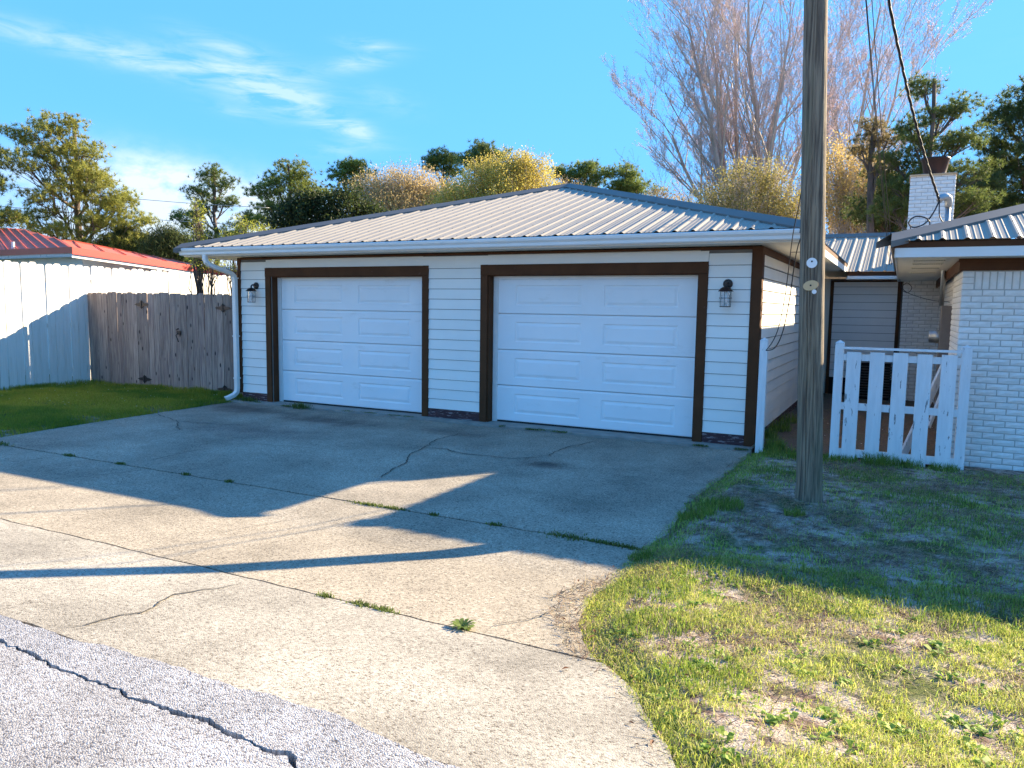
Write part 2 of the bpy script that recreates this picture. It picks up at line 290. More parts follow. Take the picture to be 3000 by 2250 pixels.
# ground: sand, thatch and moss by noise
def ground_mat():
    mt,t,b=shader('yard_soil'); n=t.nodes.new; l=t.links.new; b.inputs['Roughness'].default_value=1; b.inputs['Specular IOR Level'].default_value=.1
    g=n('ShaderNodeNewGeometry'); vec=g.outputs['Position']; sp=n('ShaderNodeSeparateXYZ'); l(vec,sp.inputs[0])
    def noise(s,d=6,r=.65):
        a=n('ShaderNodeTexNoise'); a.inputs['Scale'].default_value=s; a.inputs['Detail'].default_value=d; a.inputs['Roughness'].default_value=r; l(vec,a.inputs[0]); return a.outputs[0]
    def mixc(f,a,c,lo=.4,hi=.6):
        mr=n('ShaderNodeMapRange'); mr.inputs[1].default_value=lo; mr.inputs[2].default_value=hi; l(f,mr.inputs[0])
        x=n('ShaderNodeMix'); x.data_type='RGBA'; l(mr.outputs[0],x.inputs[0])
        for i,q in ((6,a),(7,c)):
            if isinstance(q,tuple): x.inputs[i].default_value=(*q,1)
            else: l(q,x.inputs[i])
        return x.outputs[2]
    sand=mixc(noise(140,2),(.58,.50,.42),(.34,.27,.23))
    th=mixc(noise(60,4),(.19,.13,.10),(.10,.065,.055))
    c=mixc(noise(5.5,8,.75),sand,th,.46,.58)
    gr=mixc(noise(50,3),(.075,.10,.03),(.13,.14,.05))
    c=mixc(noise(1.7,6),c,gr,.50,.62)
    # the yard left of the driveway is closed turf
    left=mixc(sp.outputs[0],gr,c,-9.2,-8.4)
    l(left,b.inputs['Base Color'])
    bp=n('ShaderNodeBump'); bp.inputs['Strength'].default_value=.9; bp.inputs['Distance'].default_value=.02; l(noise(70,4),bp.inputs['Height']); l(bp.outputs[0],b.inputs['Normal'])
    return mt
MT['soil']=ground_mat()
# ------------------------------------------------------------------ ground
def axis(a,b,step,far):
    L0=list(np.arange(a,b+1e-6,step)); s=step*1.5; x=a; left=[]
    while x>-far: x-=s; s*=1.35; left.append(x)
    s=step*1.5; x=b; right=[]
    while x<far: x+=s; s*=1.35; right.append(x)
    return np.array(left[::-1]+L0+right)
gx=axis(-14,4.2,.07,900); gy=axis(-9.4,1.0,.07,900)
GX,GY=np.meshgrid(gx,gy,indexing='ij')
Z=lawn(GX,GY)
xr=interp(EDGER,GY); xl=interp(EDGEL,GY)
ind=np.minimum(np.clip((xr+.09-GX)/.08,0,1),np.clip((GX-xl+.09)/.08,0,1))*(GY<.4)
ind=np.maximum(ind,np.clip((-7.9-GY)/.1,0,1))
Z=Z*(1-ind)+(gz(GY)-.07)*ind
nx,ny=GX.shape
I=np.arange(nx*ny).reshape(nx,ny)
F=np.stack([I[:-1,:-1].ravel(),I[1:,:-1].ravel(),I[1:,1:].ravel(),I[:-1,1:].ravel()],1)
np_mesh('ground',np.stack([GX.ravel(),GY.ravel(),Z.ravel()],1),F,MT['soil'],smooth=True,kind='structure')
def slab(name,y0,y1,xlf,xrf,mat,parent,zoff=0.0,ns=60,nyv=14,jag=.03,kind=None,gap=.011,jr=.07):
    ys=np.linspace(y0+gap,y1-gap,nyv); V=[];
    for j,y in enumerate(ys):
        a=xlf(y); b_=xrf(y)+ (fbm(y,3.1,6,40)-.5)*jr*2
        xs=np.linspace(a,b_,ns)
        yy=np.full(ns,y)
        if j==0 or j==nyv-1: yy=yy+(fbm(xs,0*xs+round(y0 if j==0 else y1,1),7,77,4)-.5)*jag*(1 if j==0 else 1)
        V.append(np.stack([xs,yy,gz(yy)+zoff+(fbm(xs,yy,.7,9)-.5)*.008],1))
    V=np.concatenate(V); n=ns*nyv; idx=np.arange(n).reshape(nyv,ns)
    F=[np.stack([idx[:-1,:-1].ravel(),idx[:-1,1:].ravel(),idx[1:,1:].ravel(),idx[1:,:-1].ravel()],1)]
    ring=np.concatenate([idx[0,:],idx[1:,-1],idx[-1,-2::-1],idx[-2:0:-1,0]]); Vb=V[ring].copy(); Vb[:,2]-=.08
    k=len(ring); rb=np.arange(k)+n; F.append(np.stack([ring,rb,np.roll(rb,-1),np.roll(ring,-1)],1)[:, ::-1])
    return np_mesh(name,np.concatenate([V,Vb]),np.concatenate(F),mat,parent)
drive=empty('driveway',(-4,-3,-.05),kind='structure')
XL=lambda y:float(interp(EDGEL,y)); XR=lambda y:float(interp(EDGER,y))
slab('slab',-4.70,-.24,XL,XR,MT['drive'],drive,ns=120,nyv=40)
slab('slab',-6.70,-4.70,XL,XR,MT['drive'],drive,zoff=-.002,ns=140,nyv=20,gap=.013)
slab('slab',-7.93,-6.70,XL,XR,MT['apron'],drive,zoff=.002,ns=140,nyv=16,jag=.03,gap=.014)
for yj in (-4.70,-6.70):
    xj=np.arange(-9.2,.7,.05); zj=gz(np.full_like(xj,yj))-.022; V=np.concatenate([np.stack([xj,xj*0+yj-.03,zj],1),np.stack([xj,xj*0+yj+.03,zj],1)]); i=np.arange(len(xj)-1); k=len(xj)
    np_mesh('joint_filler',V,np.stack([i,i+1,i+1+k,i+k],1),MT['crack'],drive)
tag(MB().box(-9.0,.03,-.235,.3,-.16,-.022).build('foundation_slab',MT['found'],drive))
# cracks: irregular ribbons of dirt lying in the slab
CR=[[(-3.703,-.883),(-3.715,-1.617),(-3.551,-2.081),(-3.409,-2.643),(-3.193,-3.024),(-3.04,-3.506),(-2.956,-3.868)],
[(-3.525,-2.14),(-3.258,-2.117),(-2.878,-2.232),(-2.573,-2.241),(-2.286,-2.189),(-2.038,-1.964)],
[(-1.9,-.5),(-1.98,-.899),(-2.074,-1.347),(-2.0,-1.735),(-1.965,-1.918)],
[(-8.65,-1.97),(-8.027,-2.194),(-7.68,-2.361),(-7.248,-2.694),(-6.927,-2.938)],
[(-7.724,-2.326),(-7.335,-2.255),(-6.866,-2.189),(-6.637,-2.182)],
[(-5.498,-4.539),(-5.594,-4.167),(-5.616,-3.949),(-5.608,-3.7),(-5.606,-3.53)],
[(-6.697,-5.337),(-6.602,-5.14),(-6.57,-4.942),(-6.497,-4.786)],
[(-5.49,-5.517),(-5.39,-5.316),(-5.266,-5.064),(-5.158,-4.783)],
[(-1.637,-7.9),(-1.599,-7.80),(-1.594,-7.676),(-1.581,-7.531),(-1.625,-7.422),(-1.697,-7.218),(-1.678,-7.026),(-1.621,-6.785)],
[(-.202,-6.658),(-.11,-6.451),(-.022,-6.298),(.016,-6.14),(.087,-6.014)],
[(-2.869,-6.315),(-2.732,-6.035),(-2.672,-5.777),(-2.637,-5.407),(-2.404,-5.106)],
[(-5.555,-3.159),(-4.935,-2.985),(-4.515,-2.935)]]
CW=[.013,.015,.013,.012,.010,.008,.009,.008,.009,.006,.004,.006]
for c,w in zip(CR,CW):
    P=np.array(c); seg=np.r_[0,np.cumsum(np.hypot(*np.diff(P,axis=0).T))]; s=np.arange(0,seg[-1],.02)
    x=np.interp(s,seg,P[:,0]); y=np.interp(s,seg,P[:,1])
    jx=(fbm(s,c[0][0],6,21,4)-.5)*.10; jy=(fbm(s,c[0][1],6,31,4)-.5)*.10; x=x+jx; y=y+jy
    dx=np.gradient(x); dy=np.gradient(y); ln=np.hypot(dx,dy)+1e-9; nxv,nyv_=-dy/ln,dx/ln
    ww=w*(.25+1.1*fbm(s,1.3,9,77,3))*np.clip(np.minimum(s,seg[-1]-s)/.15,.15,1)/1.6
    z=gz(y)+.009
    V=np.stack([np.r_[x+nxv*ww,x-nxv*ww],np.r_[y+nyv_*ww,y-nyv_*ww],np.r_[z,z]],1); k=len(s); i=np.arange(k-1)
    np_mesh('crack',V,np.stack([i,i+1,i+1+k,i+k],1),MT['crack'],drive)
# street: two sheets either side of an open crack
road=empty('road',(0,-12,.23),kind='structure')
SC=[(-60,-8.0),(-2.2,-8.05),(-1.722,-8.068),(-1.604,-8.078),(-1.462,-8.096),(-1.349,-8.091),(-1.211,-8.104),(-1.072,-8.121),(-1.026,-8.106),(-.865,-8.116),(-.742,-8.105),(-.65,-8.1),(-.528,-8.094),(-.429,-8.091),(-.295,-8.115),(-.211,-8.115),(-.073,-8.113),(.01,-8.165),(.03,-8.26),(.06,-8.5),(.3,-8.9),(60,-9.2)]
xs=np.unique(np.r_[np.linspace(-60,-3.2,60),np.arange(-3.2,1.2,.008),np.linspace(1.2,60,60)])
cy=np.interp(xs,[p[0] for p in SC],[p[1] for p in SC])+(fbm(xs,.5,9,55,4)-.5)*.045
cw=(.001+.016*fbm(xs,2.2,7,66,3)**1.6+.012*np.clip(fbm(xs,3.2,16,67,2)-.5,0,1))*np.clip((1.0-xs)/.8,0.0,1)
zr=float(gz(-8.2))-.004
def edge_y(x): return np.interp(x,[-60,-2.0,-1.65,-1.36,-1.02,-.67,-.4,-.14,.19,.34,.9,1.3,1.75,2.4,60],[-7.93,-7.92,-7.965,-7.92,-7.89,-7.897,-7.877,-7.86,-7.9,-7.925,-7.93,-7.98,-8.6,-9.2,-9.6])
ey=np.maximum(np.maximum(edge_y(xs),np.where(xs<1.25,-7.925,-99))+(fbm(xs,7.7,8,44,3)-.5)*.04,cy+.05)
def strip(name,ya,yb,za,zb,nrow,mat,depth=.06):
    rows=[]; 
    for j in range(nrow):
        t_=j/(nrow-1); y=ya*(1-t_)+yb*t_; rows.append(np.stack([xs,y,za*(1-t_)+zb*t_+(fbm(xs,y,2,8)-.5)*.006],1))
    V=np.concatenate(rows); k=len(xs); idx=np.arange(k*nrow).reshape(nrow,k)
    F=[np.stack([idx[1:,:-1].ravel(),idx[1:,1:].ravel(),idx[:-1,1:].ravel(),idx[:-1,:-1].ravel()],1)]
    for row in (0,nrow-1):
        b=V[idx[row]].copy(); b[:,2]-=depth; o=len(V); V=np.concatenate([V,b]); r=np.arange(k)+o; a=idx[row]
        F.append(np.stack([a[:-1],a[1:],r[1:],r[:-1]],1))
    return np_mesh(name,V,np.concatenate(F),mat,road)
strip('edge_strip',ey,cy+cw+(fbm(xs,4.4,34,91,3)-.5)*.026,zr+.010,zr+.003,5,MT['street'])
strip('carriageway',cy-cw+(fbm(xs,9.4,34,93,3)-.5)*.026,np.full_like(xs,-16.),zr,zr-.02,24,MT['street'])
MB().box(-60,60,-16,-7.95,zr-.12,zr-.055).build('road_base',MT['crack'],road)
# gravel walkway between the buildings
wx=np.linspace(.02,2.22,24); wy=np.linspace(-.25,6.95,60); WX,WY=np.meshgrid(wx,wy,indexing='ij'); I=np.arange(WX.size).reshape(WX.shape)
WZ=.012+(fbm(WX,WY,3,12)-.5)*.03
np_mesh('gravel_path',np.stack([WX.ravel(),WY.ravel(),WZ.ravel()],1),np.stack([I[:-1,:-1].ravel(),I[1:,:-1].ravel(),I[1:,1:].ravel(),I[:-1,1:].ravel()],1),MT['gravel'],kind='structure',smooth=True)
# ------------------------------------------------------------------ metal roofs
PITCH_R=.29
def rib_profile(W,sp=.2286):
    """list of (u,h) across the eave"""
    P=[]; u=.05
    while u<W-.05:
        P+=[(u-.036,0),(u-.011,.018),(u+.011,.018),(u+.036,0)]
        for q in (.078,.138):
            if u+q+.02<W: P+=[(u+q-.012,0),(u+q,.005),(u+q+.012,0)]
        u+=sp
    P=[(0,0)]+[p for p in P if 0<p[0]<W]+[(W,0)]
    return P
def roof_face(parent,A,ud,vd,W,top,pitch,mat,sheet=.9144,smin=None,name='roof_sheet',lift=0):
    """A eave start; ud along eave; vd horizontal upslope; top(u)=horizontal run to the top"""
    A=Vector(A); ud=Vector(ud); vd=Vector(vd); P=rib_profile(W); nrm=Vector((-vd.x*pitch,-vd.y*pitch,1)).normalized()
    k=0
    while k*sheet<W:
        a,b=k*sheet,min(W,(k+1)*sheet); q=[(u,h) for u,h in P if a<u<b]
        hh=lambda u: next((h0+(h1-h0)*(u-u0)/max(u1-u0,1e-9) for (u0,h0),(u1,h1) in zip(P,P[1:]) if u0<=u<=u1),0)
        q=[(a,hh(a))]+q+[(b,hh(b))]; mb=MB(); vs=[]
        for u,h in q:
            t_=max(top(u),.001); s0=smin(u) if smin else 0; t_=max(t_,s0+.001)
            for s in (s0,(s0+t_)/2,t_):
                p=A+ud*u+vd*s+Vector((0,0,pitch*s)); vs.append(p+nrm*(h+lift+(.0006*(k%2))))
        fs=[]
        for i in range(len(q)-1):
            for j in range(2): fs.append((i*3+j,(i+1)*3+j,(i+1)*3+j+1,i*3+j+1))
        mb.add(vs,fs).build(name,mat,parent)
        k+=1
def hip_cap(parent,p,q,n1,n2,mat,w=.17,lift=.026,name='ridge_cap',lap=3.0,peak=.05):
    """folded strip from p to q; n1,n2 = plan directions across each slope (downslope sense), with drop"""
    p=Vector(p);q=Vector(q); Lh=(q-p).length; n=max(1,int(Lh/lap+.5)); 
    for i in range(n):
        a=p.lerp(q,i/n); b=p.lerp(q,(i+1)/n); up=Vector((0,0,lift+.003*(i%2)))
        if i>0: a=a-(q-p).normalized()*.06
        mb=MB(); T=.004
        for nn in (n1,n2):
            e=Vector(nn)*w-Vector((0,0,peak))
            v=[a+up+Vector((0,0,peak)),b+up+Vector((0,0,peak)),b+up+Vector((0,0,peak))+e,a+up+Vector((0,0,peak))+e]; lip=Vector((0,0,-.016))
            v+=[b+up+e+lip,a+up+e+lip]
            mb.add(v,[(0,1,2,3),(3,2,4,5)])
        mb.build(name,mat,parent)
def screws(parent,A,ud,vd,W,top,pitch,mat,rows):
    A=Vector(A);ud=Vector(ud);vd=Vector(vd); mb=MB(); nrm=Vector((-vd.x*pitch,-vd.y*pitch,1)).normalized(); u=.05
    while u<W:
        for s in rows:
            if s<top(u)-.1:
                c=A+ud*u+vd*s+Vector((0,0,pitch*s))+nrm*.021; r=.009; a=ud*r; b=nrm.cross(ud)*r
                mb.add([c-a,c-b,c+a,c+b,c+nrm*.010],[(0,1,4),(1,2,4),(2,3,4),(3,0,4)])
        u+=.2286
    if mb.v: mb.build('roof_screws',mat,parent,kind='stuff')
# ------------------------------------------------------------------ GARAGE
G=empty('garage',(-4.4,0,-.05),'cream lap-sided double garage with brown trim and a pale metal hip roof','garage')
MB().box(-8.85,-.02,.22,7.0,-.05,2.49).build('wall_core',MT['soffit'],G)
for a,b in ((-8.86,-8.12),(-5.0,-3.86),(-.75,-.02)): MB().box(a,b,.002,.218,-.05,2.49).build('wall_core',MT['gap_shade'],G)  # core darkened so the lap gaps read as shadow lines
for a,b in ((-8.12,-5.0),(-3.86,-.75)): MB().box(a,b,.002,.218,2.16,2.49).build('wall_core',MT['soffit'],G)
EX=.1535; Z0=.115; GAP=.008
def lap_front(x0,x1,z0,z1,thick=.018,first=False):
    MB().prism([(x0,-thick,z0),(x0,-.006,z1-GAP),(x0,.001,z1-GAP),(x0,.001,z0)],(x1-x0,0,0)).build('siding_board',MT['siding'],G)
def lap_side(y0,y1,z0,z1):
    MB().prism([(.022,y0,z0),(.006,y0,z1-GAP-.005),(-.0005,y0,z1-GAP-.005),(-.0005,y0,z0)],(0,y1-y0,0)).build('siding_board',MT['siding'],G)
k=0; z=Z0
while z<2.44:
    z1=min(z+EX,2.45)
    if z<2.30:
        for a,b in ((-8.84,-8.256),(-4.885,-3.970),(-.635,-.10)):
            lap_front(a,b,z,z1)
    j=3.55+.35*((k*37)%5)/5
    lap_side(.02,j-.002,z,z1); lap_side(j+.002,6.98,z,z1)
    z=z1; k+=1
lap_front(-8.25,-4.42,2.309,2.45); lap_front(-4.416,-.64,2.309,2.45)
T=lambda *a,m='brown',n='wall_trim':MB().bev(*a).build(n,MT[m],G)
T(-8.91,-8.845,-.03,.04,.10,2.486); T(-.105,.026,-.028,.03,-.045,2.486); 
MB().box(.0145,.027,.031,.11,-.045,2.486).build('wall_trim',MT['brown'],G)
T(-8.84,-.106,-.026,0.0,2.452,2.488)
MB().box(.001,.026,.112,6.98,2.40,2.488).build('wall_trim',MT['brown'],G)
for tl,tr in ((-8.254,-4.887),(-3.968,-.637)):
    T(tl,tr,-.034,0.0,2.156,2.304)
    T(tl,tl+.115,-.030,.0,-.04,2.155); T(tr-.115,tr,-.030,.0,-.04,2.155)
    # dark reveals
    MB().box(tl+.10,tl+.135,.003,.125,-.03,2.17).build('door_jamb',MT['brown'],G)
    MB().box(tr-.135,tr-.10,.003,.125,-.03,2.17).build('door_jamb',MT['brown'],G)
    MB().box(tl+.136,tr-.136,.003,.125,2.145,2.168).build('door_jamb',MT['brown'],G)
    MB().box(tl+.14,tl+.215,.127,.16,-.02,2.14).build('weather_strip',MT['trim_white'],G)
    MB().box(tr-.165,tr-.138,.127,.16,-.02,2.14).build('weather_strip',MT['trim_white'],G)
    MB().box(tl+.216,tr-.166,.127,.16,2.125,2.144).build('weather_strip',MT['trim_white'],G)
for a,b in ((-8.84,-8.256),(-4.885,-3.970),(-.635,-.106)): MB().bev(a,b,-.022,.0,-.045,.112,.004).build('skirt_board',MT['skirt'],G)
MB().box(.0,.022,.03,6.98,-.045,.112).build('skirt_board',MT['skirt'],G)
MB().box(-.019,-.001,.22,7.0,-.05,2.489).build('wall_core',MT['gap_shade'],G)
# garage doors
def door(x0,x1,label):
    D=tag(MB().box(x0+.02,x1-.02,.190,.215,0,2.12).build('garage_door',MT['door'],G),label=label)
    w=x1-x0; cols=[x0,x0+w*.095,x0+w*.445,x0+w*.555,x0+w*.905,x1]
    H=2.13/4
    for s in range(4):
        z0=s*H+.003; z1=(s+1)*H-.004; zs=[z0,z0+.008,z0+.115,z1-.115,z1-.030,z1-.022,z1]; yF=.145
        dy=[0.010,0,0,0,0,.007,.009]
        mb=MB()
        for i in range(len(cols)-1):
            for j in range(len(zs)-1):
                a,b,c,d=cols[i],cols[i+1],zs[j],zs[j+1]
                if i in (1,3) and j==2:
                    loops=[(0,0),(.010,.014),(.026,.014),(.060,.001)]; prev=None
                    for ins,dp in loops:
                        idx=len(mb.v); mb.v+=[(a+ins,yF+dp,c+ins),(b-ins,yF+dp,c+ins),(b-ins,yF+dp,d-ins),(a+ins,yF+dp,d-ins)]
                        if prev is not None:
                            for q in range(4): mb.f.append((prev+q,prev+(q+1)%4,idx+(q+1)%4,idx+q))
                        prev=idx
                    mb.f.append((prev,prev+1,prev+2,prev+3))
                else:
                    mb.add([(a,yF+dy[j],c),(b,yF+dy[j],c),(b,yF+dy[j+1],d),(a,yF+dy[j+1],d)],[(0,1,2,3)])
        # top, bottom and side returns
        for zz in (z0,z1): mb.add([(x0,yF+.006,zz),(x1,yF+.006,zz),(x1,.189,zz),(x0,.189,zz)],[(0,1,2,3)])
        for xx in (x0,x1): mb.add([(xx,yF,z0),(xx,.189,z0),(xx,.189,z1),(xx,yF,z1)],[(0,1,2,3)])
        mb.build('door_panel',MT['door'],D)
    MB().box(x0,x1,.150,.185,-.024,.0).build('bottom_seal',MT['black'],D)
    return D
door(-8.035,-5.04,'white garage door nearer the wooden fence with eight raised panels'); door(-3.755,-.765,'white garage door nearer the pole with eight raised panels')
# roof
RX0,RX1,RY0=-9.70,.57,-.50; RW=RX1-RX0; RH=RW/2; RY1=RY0+RW+.5; ZE=2.645
roofG=MB().prism([(RX0+.03,RY0+.03,2.60),(RX1-.03,RY0+.03,2.60),(RX1-.03,RY1,2.60),(RX0+.03,RY1,2.60)],(0,0,.02)).build('roof_deck',MT['hole'],G)
roofG.name='roof'
hip=lambda u:min(u,RW-u)
roof_face(roofG,(RX0,RY0,ZE),(1,0,0),(0,1,0),RW,hip,PITCH_R,MT['roof'])
roof_face(roofG,(RX1,RY0,ZE),(0,1,0),(-1,0,0),RY1-RY0,lambda u:min(u,RY1-RY0-u,RH),PITCH_R,MT['roof'])
roof_face(roofG,(RX0,RY1,ZE),(0,-1,0),(1,0,0),RY1-RY0,lambda u:min(u,RY1-RY0-u,RH),PITCH_R,MT['roof'])
roof_face(roofG,(RX1,RY1,ZE),(-1,0,0),(0,-1,0),RW,hip,PITCH_R,MT['roof'])
screws(roofG,(RX0,RY0,ZE),(1,0,0),(0,1,0),RW,hip,PITCH_R,MT['cap'],[.12+.62*i for i in range(9)])
ap=(RX0+RH,RY0+RH,ZE+PITCH_R*RH); ap2=(RX0+RH,RY1-RH,ZE+PITCH_R*RH)
dS=(0,-1,-PITCH_R); dE=(1,0,-PITCH_R); dW=(-1,0,-PITCH_R); dN=(0,1,-PITCH_R)
hip_cap(roofG,(RX0-.02,RY0-.02,ZE-.004),ap,dS,dW,MT['cap']); hip_cap(roofG,(RX1+.02,RY0-.02,ZE-.004),ap,dS,dE,MT['cap'])
hip_cap(roofG,ap,ap2,dE,dW,MT['cap'],lift=.04); hip_cap(roofG,(RX1,RY1,ZE),ap2,dN,dE,MT['cap']); hip_cap(roofG,(RX0,RY1,ZE),ap2,dN,dW,MT['cap'])
# eaves
MB().prism([(RX0+.02,-.47,2.500),(RX1-.02,-.47,2.500),(RX1-.02,0,2.500),(RX0+.02,0,2.500)],(0,0,.012)).build('soffit',MT['soffit'],G)
MB().box(.0,RX1-.02,.001,9.5,2.500,2.512).build('soffit',MT['soffit'],G); MB().box(RX0+.02,-8.86,.001,9.5,2.500,2.512).build('soffit',MT['soffit'],G)
MB().box(RX0+.02,RX1-.02,-.492,-.471,2.49,2.62).build('fascia',MT['trim_white'],G)
MB().box(RX1-.019,RX1+.003,-.492,6.5,2.47,2.565).build('fascia',MT['trim_white'],G); MB().box(RX0-.003,RX0+.019,-.492,9.5,2.49,2.62).build('fascia',MT['trim_white'],G)
MB().box(RX1-.017,RX1+.001,-.492,6.5,2.566,2.63).build('fascia',MT['brown'],G)
MB().box(RX0+.03,RX1-.02,-.47,-.45,2.512,2.60).build('fascia',MT['brown'],G)
gp=[(-.494,2.625),(-.494,2.515),(-.56,2.505),(-.575,2.52),(-.578,2.555),(-.60,2.585),(-.605,2.618),(-.595,2.628),(-.588,2.618),(-.588,2.60),(-.565,2.56),(-.555,2.52),(-.50,2.525),(-.50,2.625)]
gt=MB().prism([(RX0-.01,y,z_) for y,z_ in gp],(RX1-RX0+.02,0,0)); gt.build('gutter',MT['trim_white'],G)
gc=MB(); gc.prism([(RX0-.012,-.494,2.62),(RX0-.012,-.494,2.51),(RX0-.012,-.56,2.505),(RX0-.012,-.60,2.585),(RX0-.012,-.605,2.62)],(.006,0,0)); gc.prism([(RX1+.011,-.494,2.62),(RX1+.011,-.494,2.51),(RX1+.011,-.56,2.505),(RX1+.011,-.60,2.585),(RX1+.011,-.605,2.62)],(.006,0,0)); gc.build('gutter_end_cap',MT['trim_white'],G)
# soffit vents
for y in (1.2,3.6): MB().box(.18,.42,y,y+.12,2.494,2.4995).build('soffit_vent',MT['found'],G)
# downspout with bends
def rect_path(pts,w,d):
    mb=MB(); pts=[Vector(p) for p in pts]; base=0
    for i,p in enumerate(pts):
        dr=(pts[min(i+1,len(pts)-1)]-pts[max(i-1,0)]).normalized(); a=Vector((1,0,0)); a=(a-dr*a.dot(dr)).normalized(); b=dr.cross(a)
        for sx_,sy_ in ((-1,-.8),(-.8,-1),(.8,-1),(1,-.8),(1,.8),(.8,1),(-.8,1),(-1,.8)): mb.v.append(tuple(p+a*sx_*w/2+b*sy_*d/2))
    for i in range(len(pts)-1):
        for k in range(8): mb.f.append((i*8+k,i*8+(k+1)%8,(i+1)*8+(k+1)%8,(i+1)*8+k))
    mb.f.append(tuple(range(8))); return mb
pth=[(-9.12,-.535,2.52),(-9.12,-.535,2.44),(-9.11,-.52,2.385),(-9.09,-.48,2.345),(-9.05,-.40,2.31),(-8.97,-.20,2.235),(-8.94,-.13,2.205),(-8.925,-.095,2.165),(-8.92,-.082,2.10),(-8.92,-.080,1.1),(-8.92,-.080,.17),(-8.925,-.09,.11),(-8.945,-.13,.06),(-8.99,-.22,.015),(-9.02,-.27,.0)]
rect_path(pth,.085,.07).build('downspout',MT['trim_white'],G)
for zz in (2.12,1.1,.35): MB().box(-8.966,-8.874,-.122,-.03,zz,zz+.022).build('downspout_strap',MT['trim_white'],G)
# wall lanterns
def lantern(x,z,label):
    Lr=empty('wall_lantern',(x,-.03,z),label,'wall lamp',group='lanterns beside the garage doors')
    MB().lathe((x,0,z),[(0,-.045),(.03,-.045),(.052,-.038),(.060,-.028),(.060,-.014),(0,-.014)],24,'Y').build('back_plate',MT['dark_metal'],Lr,True)
    cy=-.135; zt=z-.055
    MB().tube([(x,-.03,z),(x,-.07,z+.018),(x,-.11,z+.012),(x,cy,z-.01),(x,cy,zt+.012)],.013,10).build('arm',MT['dark_metal'],Lr,True)
    MB().lathe((x,cy,zt),[(.012,.018),(.04,.012),(.068,-.008),(.082,-.03),(.094,-.036),(.094,-.042),(.070,-.038),(.0,-.036)],24).build('hood',MT['rust'],Lr,True)
    cg=MB()
    for k in range(6):
        a=math.pi/6+k*math.pi/3; c_,s_=math.cos(a),math.sin(a)
        cg.tube([(x+r*c_,cy+r*s_,zt+h) for r,h in ((.066,-.04),(.068,-.11),(.074,-.125),(.068,-.14),(.064,-.225))],.0035,5)
    for r,h in ((.076,-.125),(.066,-.228)):
        cg.tube([(x+r*math.cos(t),cy+r*math.sin(t),zt+h) for t in [2*math.pi*i/24 for i in range(25)]],.0038,5,False)
    cg.build('cage',MT['dark_metal'],Lr,True)
    MB().lathe((x,cy,zt),[(.0,-.236),(.066,-.236),(.066,-.228),(.0,-.226)],20).build('base_ring',MT['dark_metal'],Lr)
    MB().lathe((x,cy,zt),[(.050,-.045),(.052,-.12),(.050,-.222)],20).build('glass',MT['glass'],Lr,True)
    MB().lathe((x,cy,zt),[(.0,-.05),(.018,-.055),(.018,-.085),(.030,-.11),(.032,-.16),(.022,-.185),(0,-.195)],14).build('bulb',MT['bulb'],Lr,True)
lantern(-.385,2.025,'bronze cage lantern on the siding right of the wider garage door'); lantern(-8.47,2.00,'bronze cage lantern between the downspout and the left garage door')
# ------------------------------------------------------------------ BACK WING (breezeway building)
BW=empty('breezeway_wing',(.8,7,-.02),'low siding-clad wing with blue-grey metal roof linking garage and brick house','building')
MB().box(.26,2.6,7.021,10.5,.0,2.36).build('wall_core',MT['gap_shade'],BW); MB().box(-.02,.259,7.02,10.5,.0,2.36).build('wall_core',MT['soffit'],BW)
z=.36
MT['siding_grey']=M('siding_paint_grey',(.84,.83,.80),(.79,.78,.76),scale=2,rough=.6)
while z<2.30:
    z1=min(z+.1535,2.33); MB().prism([(.33,6.998,z),(.33,7.010,z1-GAP),(.33,7.021,z1-GAP),(.33,7.021,z)],(1.16,0,0)).build('siding_board',MT['siding_grey'],BW); z=z1
MB().box(.27,.33,6.985,7.019,-.02,2.33).build('wall_trim',MT['brown'],BW); MB().box(1.49,1.555,6.985,7.019,-.02,2.33).build('wall_trim',MT['brown'],BW); MB().box(.331,1.489,6.985,7.019,2.295,2.33).build('wall_trim',MT['brown'],BW)
MB().box(.331,1.489,6.99,7.019,-.02,.355).build('dark_opening',MT['hole'],BW)
MB().box(.57,2.6,6.44,7.015,2.335,2.35).build('soffit',MT['soffit'],BW)
MB().box(.60,2.6,6.415,6.438,2.335,2.392).build('fascia',MT['trim_white'],BW); MB().box(.60,2.6,6.412,6.436,2.393,2.47).build('fascia',MT['brown'],BW)
roof_face(BW,(-.4,6.38,2.475),(1,0,0),(0,1,0),3.2,lambda u:3.25,.295,MT['roof'],smin=lambda u:max(0,.6-u*.0) if False else (0 if u>.9 else (0.9-u)*1.0))
roof_face(BW,(2.8,12.88,2.475),(-1,0,0),(0,-1,0),3.2,lambda u:3.25,.295,MT['roof'])
hip_cap(BW,(-.4,9.63,2.475+.295*3.25),(2.9,9.63,2.475+.295*3.25),(0,-1,-.295),(0,1,-.295),MT['cap'],w=.13)
